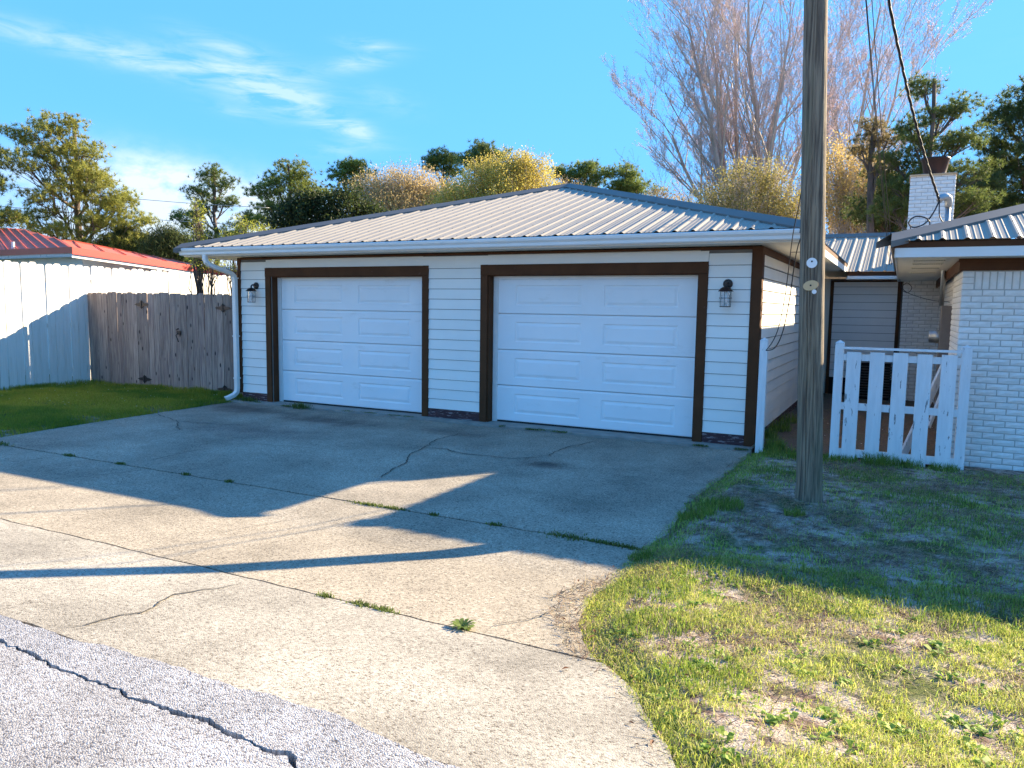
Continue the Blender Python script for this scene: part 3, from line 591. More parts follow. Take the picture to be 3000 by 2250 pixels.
# ------------------------------------------------------------------ BRICK HOUSE
H=empty('brick_house',(2.16,0,0),'white painted brick house at the right edge under a ribbed metal roof','house')
MB().box(2.172,9,.012,1.6,-.1,2.31).build('wall',MT['mortar'],H)
MB().box(2.232,9,1.602,9,-.1,2.31).build('wall',MT['mortar'],H)
def brick_mesh(w,h,d,seed):
    rr=random.Random(seed); mb=MB(); nx_,nz_=3,2; g={}
    for i in range(nx_+1):
        for j in range(nz_+1):
            e=(i in(0,nx_)) or (j in (0,nz_)); g[i,j]=len(mb.v)
            mb.v.append(((i/nx_-.5)*(w-.006)+rr.uniform(-.003,.003),-d+(.005 if e else rr.uniform(-.004,.002)),(j/nz_-.5)*(h-.004)+rr.uniform(-.0025,.0025)))
    for i in range(nx_):
        for j in range(nz_): mb.f.append((g[i,j],g[i+1,j],g[i+1,j+1],g[i,j+1]))
    b=len(mb.v); mb.v+=[(-w/2,0,-h/2),(w/2,0,-h/2),(w/2,0,h/2),(-w/2,0,h/2)]
    mb.f+=[(b,b+1,g[nx_,0],g[2,0],g[1,0],g[0,0]),(b+1,b+2,g[nx_,nz_],g[nx_,1],g[nx_,0]),(b+2,b+3,g[0,nz_],g[1,nz_],g[2,nz_],g[nx_,nz_]),(b+3,b,g[0,0],g[0,1],g[0,nz_])]
    return mb.mesh('brick',MT['brick'])
CH=.0687; BL=.205
FULL=[brick_mesh(BL-.010,CH-.010,.012,s) for s in range(5)]; SOL=[brick_mesh(.058,.19,.012,90+s) for s in range(3)]
cache={}
def bm_(w,h=CH-.010):
    k=(round(w,3),round(h,3))
    if k not in cache: cache[k]=brick_mesh(w,h,.012,len(cache)+200)
    return cache[k]
def wall_bricks(parent,org,ud,length,rows,z0,limit=999,rotz=0,start=0,base=None):
    """lay bricks row by row; returns those beyond limit joined"""
    org=Vector(org); ud=Vector(ud); extra=MB(); cnt=0
    for r in range(rows):
        x=0; zc=z0+CH*(r+.5); off=BL/2 if (r+start)%2 else 0
        edges=[0]; q=BL-off if off else BL
        while q<length-.03: edges.append(q); q+=BL
        edges.append(length)
        for a,b in zip(edges,edges[1:]):
            w=b-a-.010
            if w<.02: continue
            me=random.choice(FULL) if abs(w-(BL-.01))<1e-3 else bm_(w)
            c=org+ud*((a+b)/2); loc=Vector((c.x,c.y,zc))
            if cnt<limit:
                o=bpy.data.objects.new('brick',me); col.objects.link(o); o.location=loc+Vector((0,0,random.uniform(-.0015,.0015))); o.rotation_euler=(random.uniform(-.03,.03),random.uniform(-.008,.008) if rotz==0 else 0,rotz); put(o,parent); cnt+=1
            else:
                Rm=Matrix.Rotation(rotz,4,'Z'); extra.add([Rm@v.co+loc for v in me.vertices],[tuple(p.vertices) for p in me.polygons])
    if extra.v: tag(extra.build('brickwork',MT['brick'],parent),kind='stuff')
wall_bricks(H,(2.160,.012,0),(1,0,0),1.24,31,-.17)
# soldier course with stack bonded corner
for r in range(31,34):
    zc=-.17+CH*(r+.5)
    o=bpy.data.objects.new('brick',bm_(.11,CH-.01)); col.objects.link(o); o.location=(2.22,.012,zc if zc<2.16 else 2.14); put(o,H)
xq=2.32
while xq<3.4:
    o=bpy.data.objects.new('brick',random.choice(SOL)); col.objects.link(o); o.location=(xq,.012,2.062); put(o,H); xq+=.0695
wall_bricks(H,(2.172,1.6,0),(0,-1,0),1.588,34,-.17,limit=60,rotz=-math.pi/2,start=1)
wall_bricks(H,(2.232,7.0,0),(0,-1,0),5.4,34,-.17,limit=0,rotz=-math.pi/2)
MB().box(3.41,9,-.0,.011,-.1,2.17).build('wall',MT['brick'],H)
# frieze, soffit, fascia
MB().box(2.128,9,-.030,-.001,2.168,2.298).build('frieze_board',MT['brown'],H); MB().box(2.128,2.158,.0,7.0,2.168,2.298).build('frieze_board',MT['brown'],H)
MB().box(2.115,9,-.042,-.031,2.262,2.298).build('frieze_board',MT['brown'],H)
MB().box(1.50,9,-.40,.30,2.302,2.312).build('soffit',MT['soffit'],H); MB().box(1.50,2.2,.301,7.0,2.302,2.312).build('soffit',MT['soffit'],H)
for yv in (.05,.75,1.75,3.0):
    MB().box(1.66,2.0,yv,yv+.13,2.291,2.3015).build('vent_frame',MT['soffit'],H)
    mv=MB(); 
    for i in range(13): mv.box(1.675+i*.025,1.689+i*.025,yv+.018,yv+.112,2.2885,2.2909)
    mv.build('vent_slots',MT['crack'],H)
MB().box(1.49,9,-.425,-.402,2.298,2.400).build('fascia',MT['trim_white'],H); MB().box(1.482,9,-.432,-.402,2.402,2.462).build('fascia',MT['brown'],H)
MB().box(1.478,1.497,-.40,7.0,2.298,2.400).build('fascia',MT['trim_white'],H); MB().box(1.470,1.497,-.40,7.0,2.402,2.462).build('fascia',MT['brown'],H)
HX0,HY0,HZ,HP=1.42,-.47,2.475,.315; HWd=9.0
roofH=MB().box(HX0+.06,9,HY0+.06,8.5,2.464,2.472).build('roof',MT['hole'],H)
roof_face(roofH,(HX0,HY0,HZ),(1,0,0),(0,1,0),HWd,lambda u:min(u,4.5),HP,MT['roof'])
roof_face(roofH,(HX0,HY0+HWd,HZ),(0,-1,0),(1,0,0),HWd,lambda u:min(u,HWd-u),HP,MT['roof'])
screws(roofH,(HX0,HY0,HZ),(1,0,0),(0,1,0),3.5,lambda u:min(u,4.5),HP,MT['cap'],[.10+.6*i for i in range(6)])
hip_cap(roofH,(HX0+.02,HY0+.02,HZ+.004),(HX0+4.5,HY0+4.5,HZ+4.5*HP),(0,-1,-HP),(-1,0,-HP),MT['cap'],w=.15,lift=.03)
# chimney standing on the wall that closes the walkway
CHM=MB().box(1.592,2.328,6.612,7.35,-.05,4.25).build('chimney',MT['mortar'],H)
wall_bricks(CHM,(1.580,6.612,0),(1,0,0),.76,20,-.17+CH*45,limit=100)
wall_bricks(CHM,(1.580,6.612,0),(1,0,0),.76,36,-.17,limit=150)
wall_bricks(CHM,(2.328,6.612,0),(0,1,0),.74,20,-.17+CH*45,limit=0,rotz=math.pi/2)
MB().box(1.57,2.35,6.58,7.37,4.251,4.285).build('crown',MT['orange'],CHM)
MB().lathe((1.99,6.95,4.286),[(.17,0),(.19,.02),(.19,.05),(.20,.10),(.235,.28),(.25,.30),(.255,.33),(.235,.335),(.2,.30),(.0,.28)],28).build('flue_cap',MT['rust'],CHM,True)
# ------------------------------------------------------------------ electric service
EM=empty('electric_meter_panel',(2.1,2.7,1.1),'grey steel electric panel with round meter on the brick side wall','meter')
MB().bev(2.085,2.228,2.52,2.86,.42,1.80,.006).build('enclosure',MT['greymetal'],EM)
MB().lathe((2.084,2.69,1.36),[(0,-.13),(.075,-.13),(.085,-.12),(.085,-.06),(.095,-.055),(.095,0)],24,'X').build('meter',MT['galv'],EM,True)
MB().tube([(2.15,2.69,.42),(2.15,2.69,-.02)],.03,10).build('conduit',MT['greymetal'],EM)
MS=empty('service_mast',(2.08,2.7,1.8),'galvanised service mast with weatherhead rising through the house roof','mast')
MB().tube([(2.085,2.70,1.80),(2.085,2.70,3.22)],.032,14).build('pipe',MT['galv'],MS,True)
MB().tube([(2.085,2.70,3.19),(2.085,2.70,3.26),(2.075,2.68,3.31),(2.04,2.64,3.335),(1.99,2.59,3.315),(1.96,2.56,3.27)],[.045,.05,.055,.055,.05,.04],14).build('weatherhead',MT['galv'],MS,True)
MB().box(2.03,2.14,2.65,2.67,2.88,2.91).build('clamp',MT['galv'],MS)
def curve_tube(name,pts,r,mat,parent=None,n=6,sub=8,twist=None,**k):
    P=[Vector(p) for p in pts]; Q=[]
    for i in range(len(P)-1):
        p0=P[max(i-1,0)];p1=P[i];p2=P[i+1];p3=P[min(i+2,len(P)-1)]
        for j in range(sub):
            t_=j/sub; Q.append(.5*((2*p1)+(-p0+p2)*t_+(2*p0-5*p1+4*p2-p3)*t_*t_+(-p0+3*p1-3*p2+p3)*t_**3))
    Q.append(P[-1]); mb=MB()
    if twist:
        for ph in range(3):
            path=[]
            for i,q in enumerate(Q):
                a=i*twist+ph*2.094; path.append(q+Vector((math.cos(a),math.sin(a),0))*r*1.1)
            mb.tube(path,r,n)
    else: mb.tube(Q,r,n)
    return tag(link(name,mb.mesh(name,mat,True),parent),**k)
# ------------------------------------------------------------------ pole
PB=Vector((.955,-2.78,0)); 
def pole():
    Pl=empty('utility_pole',(PB.x,PB.y,.0),'tall weathered wooden utility pole standing in the shaded lawn','utility pole')
    na,nz_=120,150; zs=np.linspace(-.15,9.2,nz_); th=np.linspace(0,2*np.pi,na,endpoint=False); TH,ZZ=np.meshgrid(th,zs)
    r=.108-.0035*np.clip(ZZ,0,20)
    r=r*(1+.02*(fbm(TH*3,ZZ*.25,2.2,5)-.5)+.035*(fbm(TH*9,ZZ*.12,3,15,3)-.5))
    for a0,z0,z1,dp in ((4.4,.0,2.6,.016),(4.75,1.2,3.4,.010),(5.1,.3,1.5,.009),(4.1,1.9,5.5,.010),(4.9,3.6,7,.009),(5.4,2.2,6.0,.008),(3.8,0,1.2,.009),(4.55,4.0,8,.01)):
        c=a0+.10*np.sin(ZZ*1.1+a0*3)+.03*np.sin(ZZ*6); d=(TH-c+np.pi)%(2*np.pi)-np.pi
        r=r-1.6*dp*np.exp(-(d/.028)**2)*np.clip((ZZ-z0)/.2,0,1)*np.clip((z1-ZZ)/.3,0,1)
    r=r*(1+.10*np.exp(-np.clip(ZZ,0,9)/.12))
    X=PB.x-.038*ZZ+r*np.cos(TH); Y=PB.y+r*np.sin(TH)
    V=np.stack([X.ravel(),Y.ravel(),ZZ.ravel()],1); I=np.arange(na*nz_).reshape(nz_,na); J=np.roll(I,-1,1)
    F=np.stack([I[:-1].ravel(),J[:-1].ravel(),J[1:].ravel(),I[1:].ravel()],1)
    np_mesh('shaft',V,F,MT['pole_wood'],Pl,smooth=True)
    def disc(px,z,r1,r2,mat,name,hole=True,tilt=0):
        cxp=PB.x-.038*z; a=math.atan2(-9.82-PB.y,1.585-cxp)+px; rr=.106-.0035*z+.002; c=Vector((cxp+rr*math.cos(a),PB.y+rr*math.sin(a),z)); nn=Vector((math.cos(a),math.sin(a),0)); tt=Vector((-math.sin(a),math.cos(a),0))
        mb=MB(); k=24; vs=[]
        for q in range(k):
            t_=2*math.pi*q/k; e=tt*(r1*math.cos(t_))+Vector((0,0,1))*(r2*math.sin(t_)); e=Matrix.Rotation(tilt,3,nn)@e; vs.append(c+e)
        mb.prism(vs,nn*.004).build(name,mat,Pl)
        if hole: MB().prism([c+nn*.0045+ (tt*math.cos(q)+Vector((0,0,1))*math.sin(q))*.008 + Vector((0,0,.012 if r2>.035 and tilt==0 else 0)) for q in [i*.6283 for i in range(10)]],nn*.002).build('nail',MT['black'],Pl)
    disc(-.03,2.105,.043,.043,MT['whitetag'],'tag'); disc(-.10,1.915,.062,.042,MT['tan'],'tag',tilt=.25); disc(.18,1.862,.019,.019,MT['whitetag'],'tag',hole=False)
    return Pl
pole()
top=Vector((PB.x-.038*8.8,PB.y,8.8))
def sag(a,b,s,n=9):
    a=Vector(a);b=Vector(b); return [a.lerp(b,i/n)-Vector((0,0,s*4*(i/n)*(1-i/n))) for i in range(n+1)]
wh=(1.965,2.56,3.27)
sv=[(.72,-2.72,8.3),(1.20,-1.5,5.2+.05),(1.22,-.6,4.95),(1.19,0,5.2)]
curve_tube('service_drop',[(.66,-2.68,8.2),(.93,-1.6,6.85),(1.16,-.35,5.55),(1.44,1.0,4.62),(1.70,1.9,3.90),wh],.009,MT['black'],twist=.9,sub=16,label='thick twisted black service cable from the pole to the weatherhead',cat='cable')
curve_tube('drip_loops',[wh,(1.90,2.50,3.10),(1.80,2.48,2.95),(1.66,2.45,2.90),(1.60,2.45,2.97),(1.68,2.45,3.05),(1.82,2.46,3.02),(1.86,2.46,2.92),(1.72,2.44,2.84),(1.62,2.44,2.80)],.010,MT['black'],sub=8,label='loops of black cable hanging in front of the white chimney',cat='cable')
curve_tube('drip_loops',[wh,(1.98,2.50,3.05),(2.04,2.47,2.92),(1.98,2.44,2.83),(1.84,2.42,2.86),(1.66,2.42,2.84),(1.62,2.43,2.93)],.008,MT['black'],sub=8,label='second tangle of thin black cable below the weatherhead',cat='cable')
for i,(a,b,lab) in enumerate((((.70,-2.66,8.0),(1.33,6.40,2.60),'left one of the thin paired wires running to the breezeway roof'),((.72,-2.66,7.8),(1.36,6.40,2.60),'right one of the thin paired wires running to the breezeway roof'),((.78,-2.66,8.1),(1.40,6.42,2.62),'slack thin wire just right of the paired wires'))):
    curve_tube('overhead_wire',sag(a,b,.25+.12*(i==2)),.0055,MT['black'],sub=3,n=5,label=lab,cat='wire',group='overhead wires from the pole')
hk=(.165,-.36,1.22)
curve_tube('hanging_wire',[(.70,-2.66,6.6),(.80,-2.66,4.6),(.76,-2.68,2.95),(.62,-2.1,2.42),(.47,-1.25,1.90),(.37,-.85,1.55),(.28,-.6,1.36),hk],.005,MT['black'],sub=6,n=5,label='left black wire hanging from the pole to the small gate post',cat='wire')
curve_tube('hanging_wire',[(.72,-2.66,6.5),(.84,-2.70,4.2),(.81,-2.70,2.66),(.66,-2.1,2.25),(.52,-1.3,1.83),(.41,-.85,1.47),(.30,-.6,1.27),hk],.006,MT['black'],sub=6,n=5,label='right black wire hanging from the pole to the small gate post',cat='wire')
# wires far left, behind the pines' front
for i,(pts,lab) in enumerate((([(-24.6,4.82,5.36),(-23.72,6.29,5.32),(-21.61,9.21,5.24),(-19.48,11.54,5.23)],'highest thin power line crossing the left pines'),([(-24.62,4.79,4.71),(-23.54,6.57,4.65),(-21.67,9.14,4.58),(-19.1,11.92,4.55)],'middle thin power line crossing the left pines'),([(-24.5,4.9,3.80),(-23.79,6.18,3.76),(-22.98,7.4,3.71),(-21,9.9,3.66)],'lowest thin power line just above the red roof'))):
    curve_tube('power_line',pts,.010,MT['galv'],sub=4,n=5,label=lab,cat='power line')
# ------------------------------------------------------------------ white privacy fence
def picket_mesh(w,h,t,name,mat,ax='X',ear=.03,bev=.0):
    # local: width along Y if ax X (fence plane X=const), thickness towards +X
    pr=[(0,0),(w,0),(w,h-ear),(w-ear,h),(ear,h),(0,h-ear)]
    mb=MB()
    if ax=='X': mb.prism([(0,a,b) for a,b in pr],(t,0,0))
    else: mb.prism([(a,0,b) for a,b in pr],(0,t,0))
    return mb.mesh(name,mat)
FX=-13.40
WF=empty('white_fence',(FX,0,-.05),'tall white dog-eared board fence running along the left side','fence')
pm=[picket_mesh(.141+q*.002,2.46+.012*((q*7)%3),.019,'picket',MT['white_fence']) for q in range(3)]
yq=-4.6; k=0
while yq<9:
    o=bpy.data.objects.new('picket',pm[k%3]); col.objects.link(o); o.location=(FX+random.uniform(-.006,.010),yq,-.06+random.uniform(-.012,.012)+(-.012*max(yq,0))); o.rotation_euler=(random.uniform(-.004,.004),0,random.uniform(-.015,.015)); put(o,WF); yq+=.1525+random.uniform(.001,.006); k+=1
for zz in (.25,1.15,2.05): MB().box(FX-.042,FX-.002,-4.6,9,zz,zz+.09).build('rail',MT['white_fence'],WF)
# ------------------------------------------------------------------ grey wooden fence and double gate
GY0=.15
wpm=[picket_mesh(.154,1.86,.018,'picket',MT['grey_wood'],'Y',.028),picket_mesh(.150,1.85,.018,'picket',MT['grey_wood'],'Y',.028),picket_mesh(.152,1.865,.018,'picket',MT['grey_wood'],'Y',.028)]
def wooden(parent,x0,x1,z0f,gap=.004):
    n=int(round((x1-x0)/.1575)); st=(x1-x0)/n
    for i in range(n):
        me=random.choice(wpm); o=bpy.data.objects.new('picket',me); col.objects.link(o); x=x0+i*st+random.uniform(.0,.004)
        o.location=(x,GY0+random.uniform(-.004,.004),z0f(x)+random.uniform(-.012,.010)); o.rotation_euler=(0,random.uniform(-.009,.009),random.uniform(-.012,.012)); put(o,parent)
gb=lambda x:.02-.012*(x+9)*-.0-.008*(x+13)
WD=empty('grey_wood_fence',(-12.4,GY0,-.02),'fixed section of weathered grey board fence beside the white fence','fence')
wooden(WD,-13.375,-11.695,gb)
for zz in (.3,1.0,1.6): MB().box(-13.36,-11.71,GY0+.021,GY0+.06,zz,zz+.085).build('rail',MT['grey_wood'],WD)
MB().box(-11.80,-11.71,GY0+.061,GY0+.15,-.05,1.8).build('post',MT['grey_wood'],WD)
def hinge(parent,x,z):
    mb=MB(); pr=[(-.21,0),(-.13,.028),(-.06,.035),(-.03,.075),(.03,.075),(.06,.035),(.13,.028),(.21,0),(.13,-.028),(.06,-.035),(.03,-.075),(-.03,-.075),(-.06,-.035),(-.13,-.028)]
    mb.prism([(x+a,GY0-.014,z+b*.9) for a,b in pr],(0,.006,0)); mb.tube([(x,GY0-.018,z-.08),(x,GY0-.018,z+.08)],.009,8)
    for a in (-.14,-.08,.08,.14): mb.prism([(x+a+.008*math.cos(q),GY0-.0155,z+.008*math.sin(q)) for q in (0,1.57,3.14,4.71)],(0,.0014,0))
    mb.build('hinge',MT['dark_metal'],parent)
GL=empty('fence_gate',(-11.7,GY0,0),'left leaf of the weathered grey wooden double gate with black latch','gate',group='leaves of the grey wooden double gate')
wooden(GL,-11.695,-10.607,gb); 
for zz in (.3,1.6): MB().box(-11.66,-10.66,GY0+.021,GY0+.06,zz,zz+.085).build('rail',MT['grey_wood'],GL)
hinge(GL,-11.70,1.64); hinge(GL,-11.68,.17)
lt=MB(); lt.box(-10.70,-10.60,GY0-.03,GY0-.012,1.08,1.15); lt.tube([(-10.66,GY0-.03,1.10),(-10.67,GY0-.07,1.07),(-10.66,GY0-.05,1.0),(-10.655,GY0-.03,.94)],.009,7); lt.tube([(-10.69,GY0-.04,1.17),(-10.63,GY0-.05,1.19)],.014,8); lt.build('latch',MT['black'],GL)
GR=empty('fence_gate',(-9.4,GY0,0),'right leaf of the weathered grey wooden double gate beside the downspout','gate',group='leaves of the grey wooden double gate')
wooden(GR,-10.598,-9.492,gb)
for zz in (.3,1.6): MB().box(-10.56,-9.52,GY0+.021,GY0+.06,zz,zz+.085).build('rail',MT['grey_wood'],GR)
hinge(GR,-9.47,1.60); hinge(GR,-9.47,.10)
WP=empty('grey_wood_fence',(-9.3,GY0,0),'reddish grey fence boards between the gate and the garage corner','fence')
wooden(WP,-9.49,-9.02,gb); MB().box(-9.4,-9.3,GY0+.022,GY0+.11,-.05,1.8).build('post',MT['grey_wood'],WP)
# ------------------------------------------------------------------ white picket gate
def post(x0,w,z1,parent,y=-.32,d=.09,name='post'):
    mb=MB(); x1=x0+w; mb.box(x0,x1,y,y+d,-.04,z1-.035); a=(x0+x1)/2
    mb.add([(x0-.004,y-.004,z1-.034),(x1+.004,y-.004,z1-.034),(x1+.004,y+d+.004,z1-.034),(x0-.004,y+d+.004,z1-.034),(a,y+d/2,z1)],[(0,1,4),(1,2,4),(2,3,4),(3,0,4),(3,2,1,0)])
    return mb.build(name,MT['white_gate'],parent)
p=post(.085,.088,1.372,None,name='white_post'); tag(p,'short white post against the right corner of the garage','post')
PG=empty('picket_gate',(1.6,-.3,0),'white peeling picket gate between pointed posts beside the brick house','gate')
post(.925,.095,1.372,PG); post(2.19,.10,1.36,PG)
for i,(a,b) in enumerate(((1.055,1.205),(1.297,1.447),(1.532,1.682),(1.772,1.920),(2.005,2.155))):
    me=MB().bev(0,b-a,-.345,-.325,0,1.27+.02*(i%2)*0,.003).mesh('picket',MT['white_gate'])
    o=link('picket',me,PG,(a,0,-.03+.004*(i%3)))
for z0_,z1_ in ((1.14,1.215),(.57,.65),(.02,.11)): MB().box(1.021,2.189,-.324,-.286,z0_,z1_).build('rail',MT['white_gate'],PG)
MB().box(1.021,2.189,-.36,-.27,1.27,1.295).build('top_rail',MT['white_gate'],PG)
lb=MB(); lb.beam((2.12,.95,1.12),(1.70,.15,.02),.13,.025,(1,-.3,.3)); lb.beam((2.16,.80,1.0),(1.95,.35,.35),.05,.03,(1,-.3,.3))
lb.build('leaning_board',MT['white_gate'],None,label='white board leaning against the brick wall behind the picket gate',cat='board')
AC=empty('condenser_unit',(1.15,6.6,0),'dark slatted air conditioning unit at the back of the walkway','air conditioner')
MB().box(.92,1.46,6.35,6.85,.01,.72).build('cabinet',MT['hole'],AC)
for i in range(12): MB().box(.90,1.48,6.325,6.348,.06+i*.052,.085+i*.052).build('slat',MT['dark_metal'],AC)
MB().box(.90,1.48,6.325,6.87,.721,.75).build('lid',MT['greymetal'],AC)
curve_tube('cable_coil',[(1.52,5.6,2.30),(1.56,5.5,2.12),(1.66,5.4,2.05),(1.72,5.4,2.14),(1.64,5.4,2.22),(1.57,5.4,2.15),(1.64,5.4,2.06),(1.80,5.0,1.98),(2.0,4.0,1.90),(2.2,3.0,1.86)],.006,MT['black'],sub=8,n=5,label='thin black cable coil hanging under the house soffit',cat='cable')
# ------------------------------------------------------------------ red roofed building
RB=empty('red_roof_building',(-16,2,0),'off-white neighbouring building with a red metal roof behind the white fence','building')
zc=2.8
A_=Vector((-14.16,.38,zc)); D_=Vector((-24,.62,zc)); B_=Vector((-14.16,5.2,2.46))
def sp(x,y): return Vector((x,y,zc+.3*(y-.4)))
poly=[D_,A_,sp(-16.1,1.38),sp(-18.7,2.45),sp(-21.28,3.48),sp(-23.2,3.97),sp(-27,4.6)]
MB().prism([q+Vector((0,0,.02)) for q in poly],(0,0,-.03)).build('roof',MT['red'],RB)
e0=sp(-16.1,1.38)
MB().prism([A_+Vector((0,0,.02)),B_+Vector((0,0,.02)),e0+Vector((.1,.2,.03)),e0+Vector((0,0,.02))],(0,0,-.03)).build('roof',MT['red'],RB)
dr=Vector((3.2,-1.61,-.483)).normalized()
for i in range(26):
    x=-14.35-i*.37; base_=Vector((x,.42,zc+.008)); topx=base_-dr*1; 
    # climb until the top outline
    t_=0
    while t_<9:
        q=base_-dr*t_; ylim=np.interp(q.x,[-27,-23.2,-21.28,-18.7,-16.1,-14.16],[4.6,3.97,3.48,2.45,1.38,.42])
        if q.y>ylim: break
        t_+=.05
    if t_>.1: MB().beam(base_+Vector((0,0,.03)),base_-dr*(t_-.03)+Vector((0,0,.03)),.014,.022).build('standing_seam',MT['red'],RB)
for i in range(9):
    f=i/9; a=A_.lerp(B_,f+.04); b=e0.lerp(B_,f*.9+.06); MB().beam(a+Vector((0,0,.035)),b+Vector((0,0,.045)),.014,.022).build('standing_seam',MT['red'],RB)
MB().add([D_+Vector((0,-.02,.03)),A_+Vector((.02,-.02,.03)),A_+Vector((.02,-.02,-.10)),D_+Vector((0,-.02,-.10))],[(0,1,2,3)]).prism([D_+Vector((0,-.018,.03)),A_+Vector((.018,-.018,.03)),A_+Vector((.018,-.018,-.10)),D_+Vector((0,-.018,-.10))],(0,.04,0)).build('fascia',MT['red'],RB)
MB().prism([A_+Vector((.022,-.018,.03)),B_+Vector((.022,0,.03)),B_+Vector((.022,0,-.12)),A_+Vector((.022,-.018,-.12))],(-.03,0,0)).build('fascia',MT['redfascia'],RB)
MB().prism([A_+Vector((-.02,0,-.12)),B_+Vector((-.02,0,-.12)),B_+Vector((-.02,0,-.19)),A_+Vector((-.02,0,-.19))],(-.03,0,0)).build('fascia',MT['trim_white'],RB)
MB().prism([D_+Vector((0,.03,-.10)),A_+Vector((-.05,.03,-.10)),A_+Vector((-.05,.03,-.17)),D_+Vector((0,.03,-.17))],(0,.03,0)).build('fascia',MT['white_gate'],RB)
MB().box(-24,-14.55,.85,5.3,-.05,2.66).build('wall',MT['trim_white'],RB)
MB().prism([D_+Vector((0,.03,-.16)),A_+Vector((-.05,.03,-.16)),A_+Vector((-.05,.9,-.16)),D_+Vector((0,.9,-.16))],(0,0,.01)).build('soffit',MT['soffit'],RB)
MB().tube([(-16.7,.62,2.84),(-16.7,.62,3.02)],.035,10).build('vent_pipe',MT['trim_white'],RB)
# ------------------------------------------------------------------ grass
def blades(name,pts,h,w,colr,lean=.5,flat=False,**k):
    n=len(pts); x,y=pts[:,0],pts[:,1]; z=pts[:,2] if pts.shape[1]>2 else lawn(x,y)
    a=RNG.uniform(0,2*np.pi,n); la=RNG.uniform(0,2*np.pi,n); ln=RNG.uniform(.1,1,n)*lean*h
    wx_,wy_=np.cos(a)*w/2,np.sin(a)*w/2; lx,ly=np.cos(la)*ln,np.sin(la)*ln
    b0=np.stack([x-wx_,y-wy_,z-.004],1); b1=np.stack([x+wx_,y+wy_,z-.004],1)
    m0=np.stack([x-wx_*.8+lx*.35,y-wy_*.8+ly*.35,z+h*.6],1); m1=np.stack([x+wx_*.8+lx*.35,y+wy_*.8+ly*.35,z+h*.6],1)
    t=np.stack([x+lx,y+ly,z+h*np.sqrt(np.clip(1-(ln/h)**2*.7,.1,1))],1)
    V=np.stack([b0,b1,m1,m0,t],1).reshape(-1,3); i=np.arange(n)*5
    F=np.concatenate([np.stack([i,i+1,i+2],1),np.stack([i,i+2,i+3],1),np.stack([i+3,i+2,i+4],1)])
    C=np.repeat(colr,5,0)
    return np_mesh(name,V,F,MT['grass'],C=C,**k)
def scatter(n,x0,x1,y0,y1,dens):
    x=RNG.uniform(x0,x1,n); y=RNG.uniform(y0,y1,n); kk=RNG.random(n)<dens(x,y); return np.stack([x[kk],y[kk]],1)
def cols(n,pal,var=.25):
    pal=np.array(pal); c=pal[RNG.integers(0,len(pal),n)]; return c*(1+RNG.uniform(-var,var,(n,1)))
PALG=[(.45,.48,.09),(.34,.42,.07),(.56,.54,.15),(.24,.32,.06),(.58,.54,.22),(.40,.46,.08)]
PALD=[(.34,.24,.15),(.20,.13,.10),(.42,.34,.20)]
inR=lambda x,y: x>interp(EDGER,y)-.03
# front lawn on the right
def dR(x,y):
    sun=1/(1+np.exp((y+4.9)*6)); base=fbm(x,y,2.2,101,4); d=np.clip((base-.26)*3.6,.08,1)
    d=d*np.clip((fbm(x,y,9,105,3)-.30)*4,.12,1)*(.55+.45*sun); d=np.where(np.abs(x-interp(EDGER,y))<.22,np.maximum(d,.75),d)
    d=d*(1-.88*np.exp(-((x-.75)**2/.5+(y+3.3)**2/.6)))*(1-.6*np.exp(-((x-2.2)**2/.4+(y+4.0)**2/.12)))
    return d*inR(x,y)*((x<5)&~((np.hypot(x-.955,y+2.78)<.13)))
# near part
pt=scatter(420000,-.1,4.2,-9.3,-4.6,dR); n=len(pt)
hh=RNG.uniform(.012,.036,n)*(0.5+1.1*fbm(pt[:,0],pt[:,1],5,55)); blades('lawn_grass',pt,hh,RNG.uniform(.002,.0042,n),cols(n,PALG,.35),1.5,kind='stuff')
pt=scatter(110000,-.1,5,-4.7,-.35,dR); n=len(pt)
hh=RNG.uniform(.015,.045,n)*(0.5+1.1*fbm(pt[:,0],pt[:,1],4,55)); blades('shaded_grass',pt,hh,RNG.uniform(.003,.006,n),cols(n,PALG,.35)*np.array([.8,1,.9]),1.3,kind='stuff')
# thatch
pt=scatter(190000,-.35,4.6,-9.3,-.4,lambda x,y: np.clip((fbm(x,y,2.6,202,4)-.36)*3,.12,1)*(x>interp(EDGER,y)-.02-.20*np.clip(fbm(x,y,3,208)-.35,0,1)-.22*fbm(x,y,4,207)*np.exp(-((y+6.0)/.9)**2))*(np.hypot(x-.955,y+2.78)>.13)); n=len(pt)
a=RNG.uniform(0,2*np.pi,n); ln=RNG.uniform(.03,.09,n); ww=RNG.uniform(.0012,.0028,n); zb=np.where(pt[:,0]<interp(EDGER,pt[:,1]),gz(pt[:,1])+.010,lawn(pt[:,0],pt[:,1])+.003)
dx,dy=np.cos(a)*ln,np.sin(a)*ln; px_,py_=-np.sin(a)*ww,np.cos(a)*ww
V=np.stack([np.stack([pt[:,0]-px_,pt[:,1]-py_,zb],1),np.stack([pt[:,0]+px_,pt[:,1]+py_,zb+.002],1),np.stack([pt[:,0]+dx,pt[:,1]+dy,zb+RNG.uniform(.0,.04,n)],1)],1).reshape(-1,3); i=np.arange(n)*3
np_mesh('dry_thatch',V,np.stack([i,i+1,i+2],1),MT['grass'],C=np.repeat(cols(n,PALD,.35),3,0),kind='stuff')
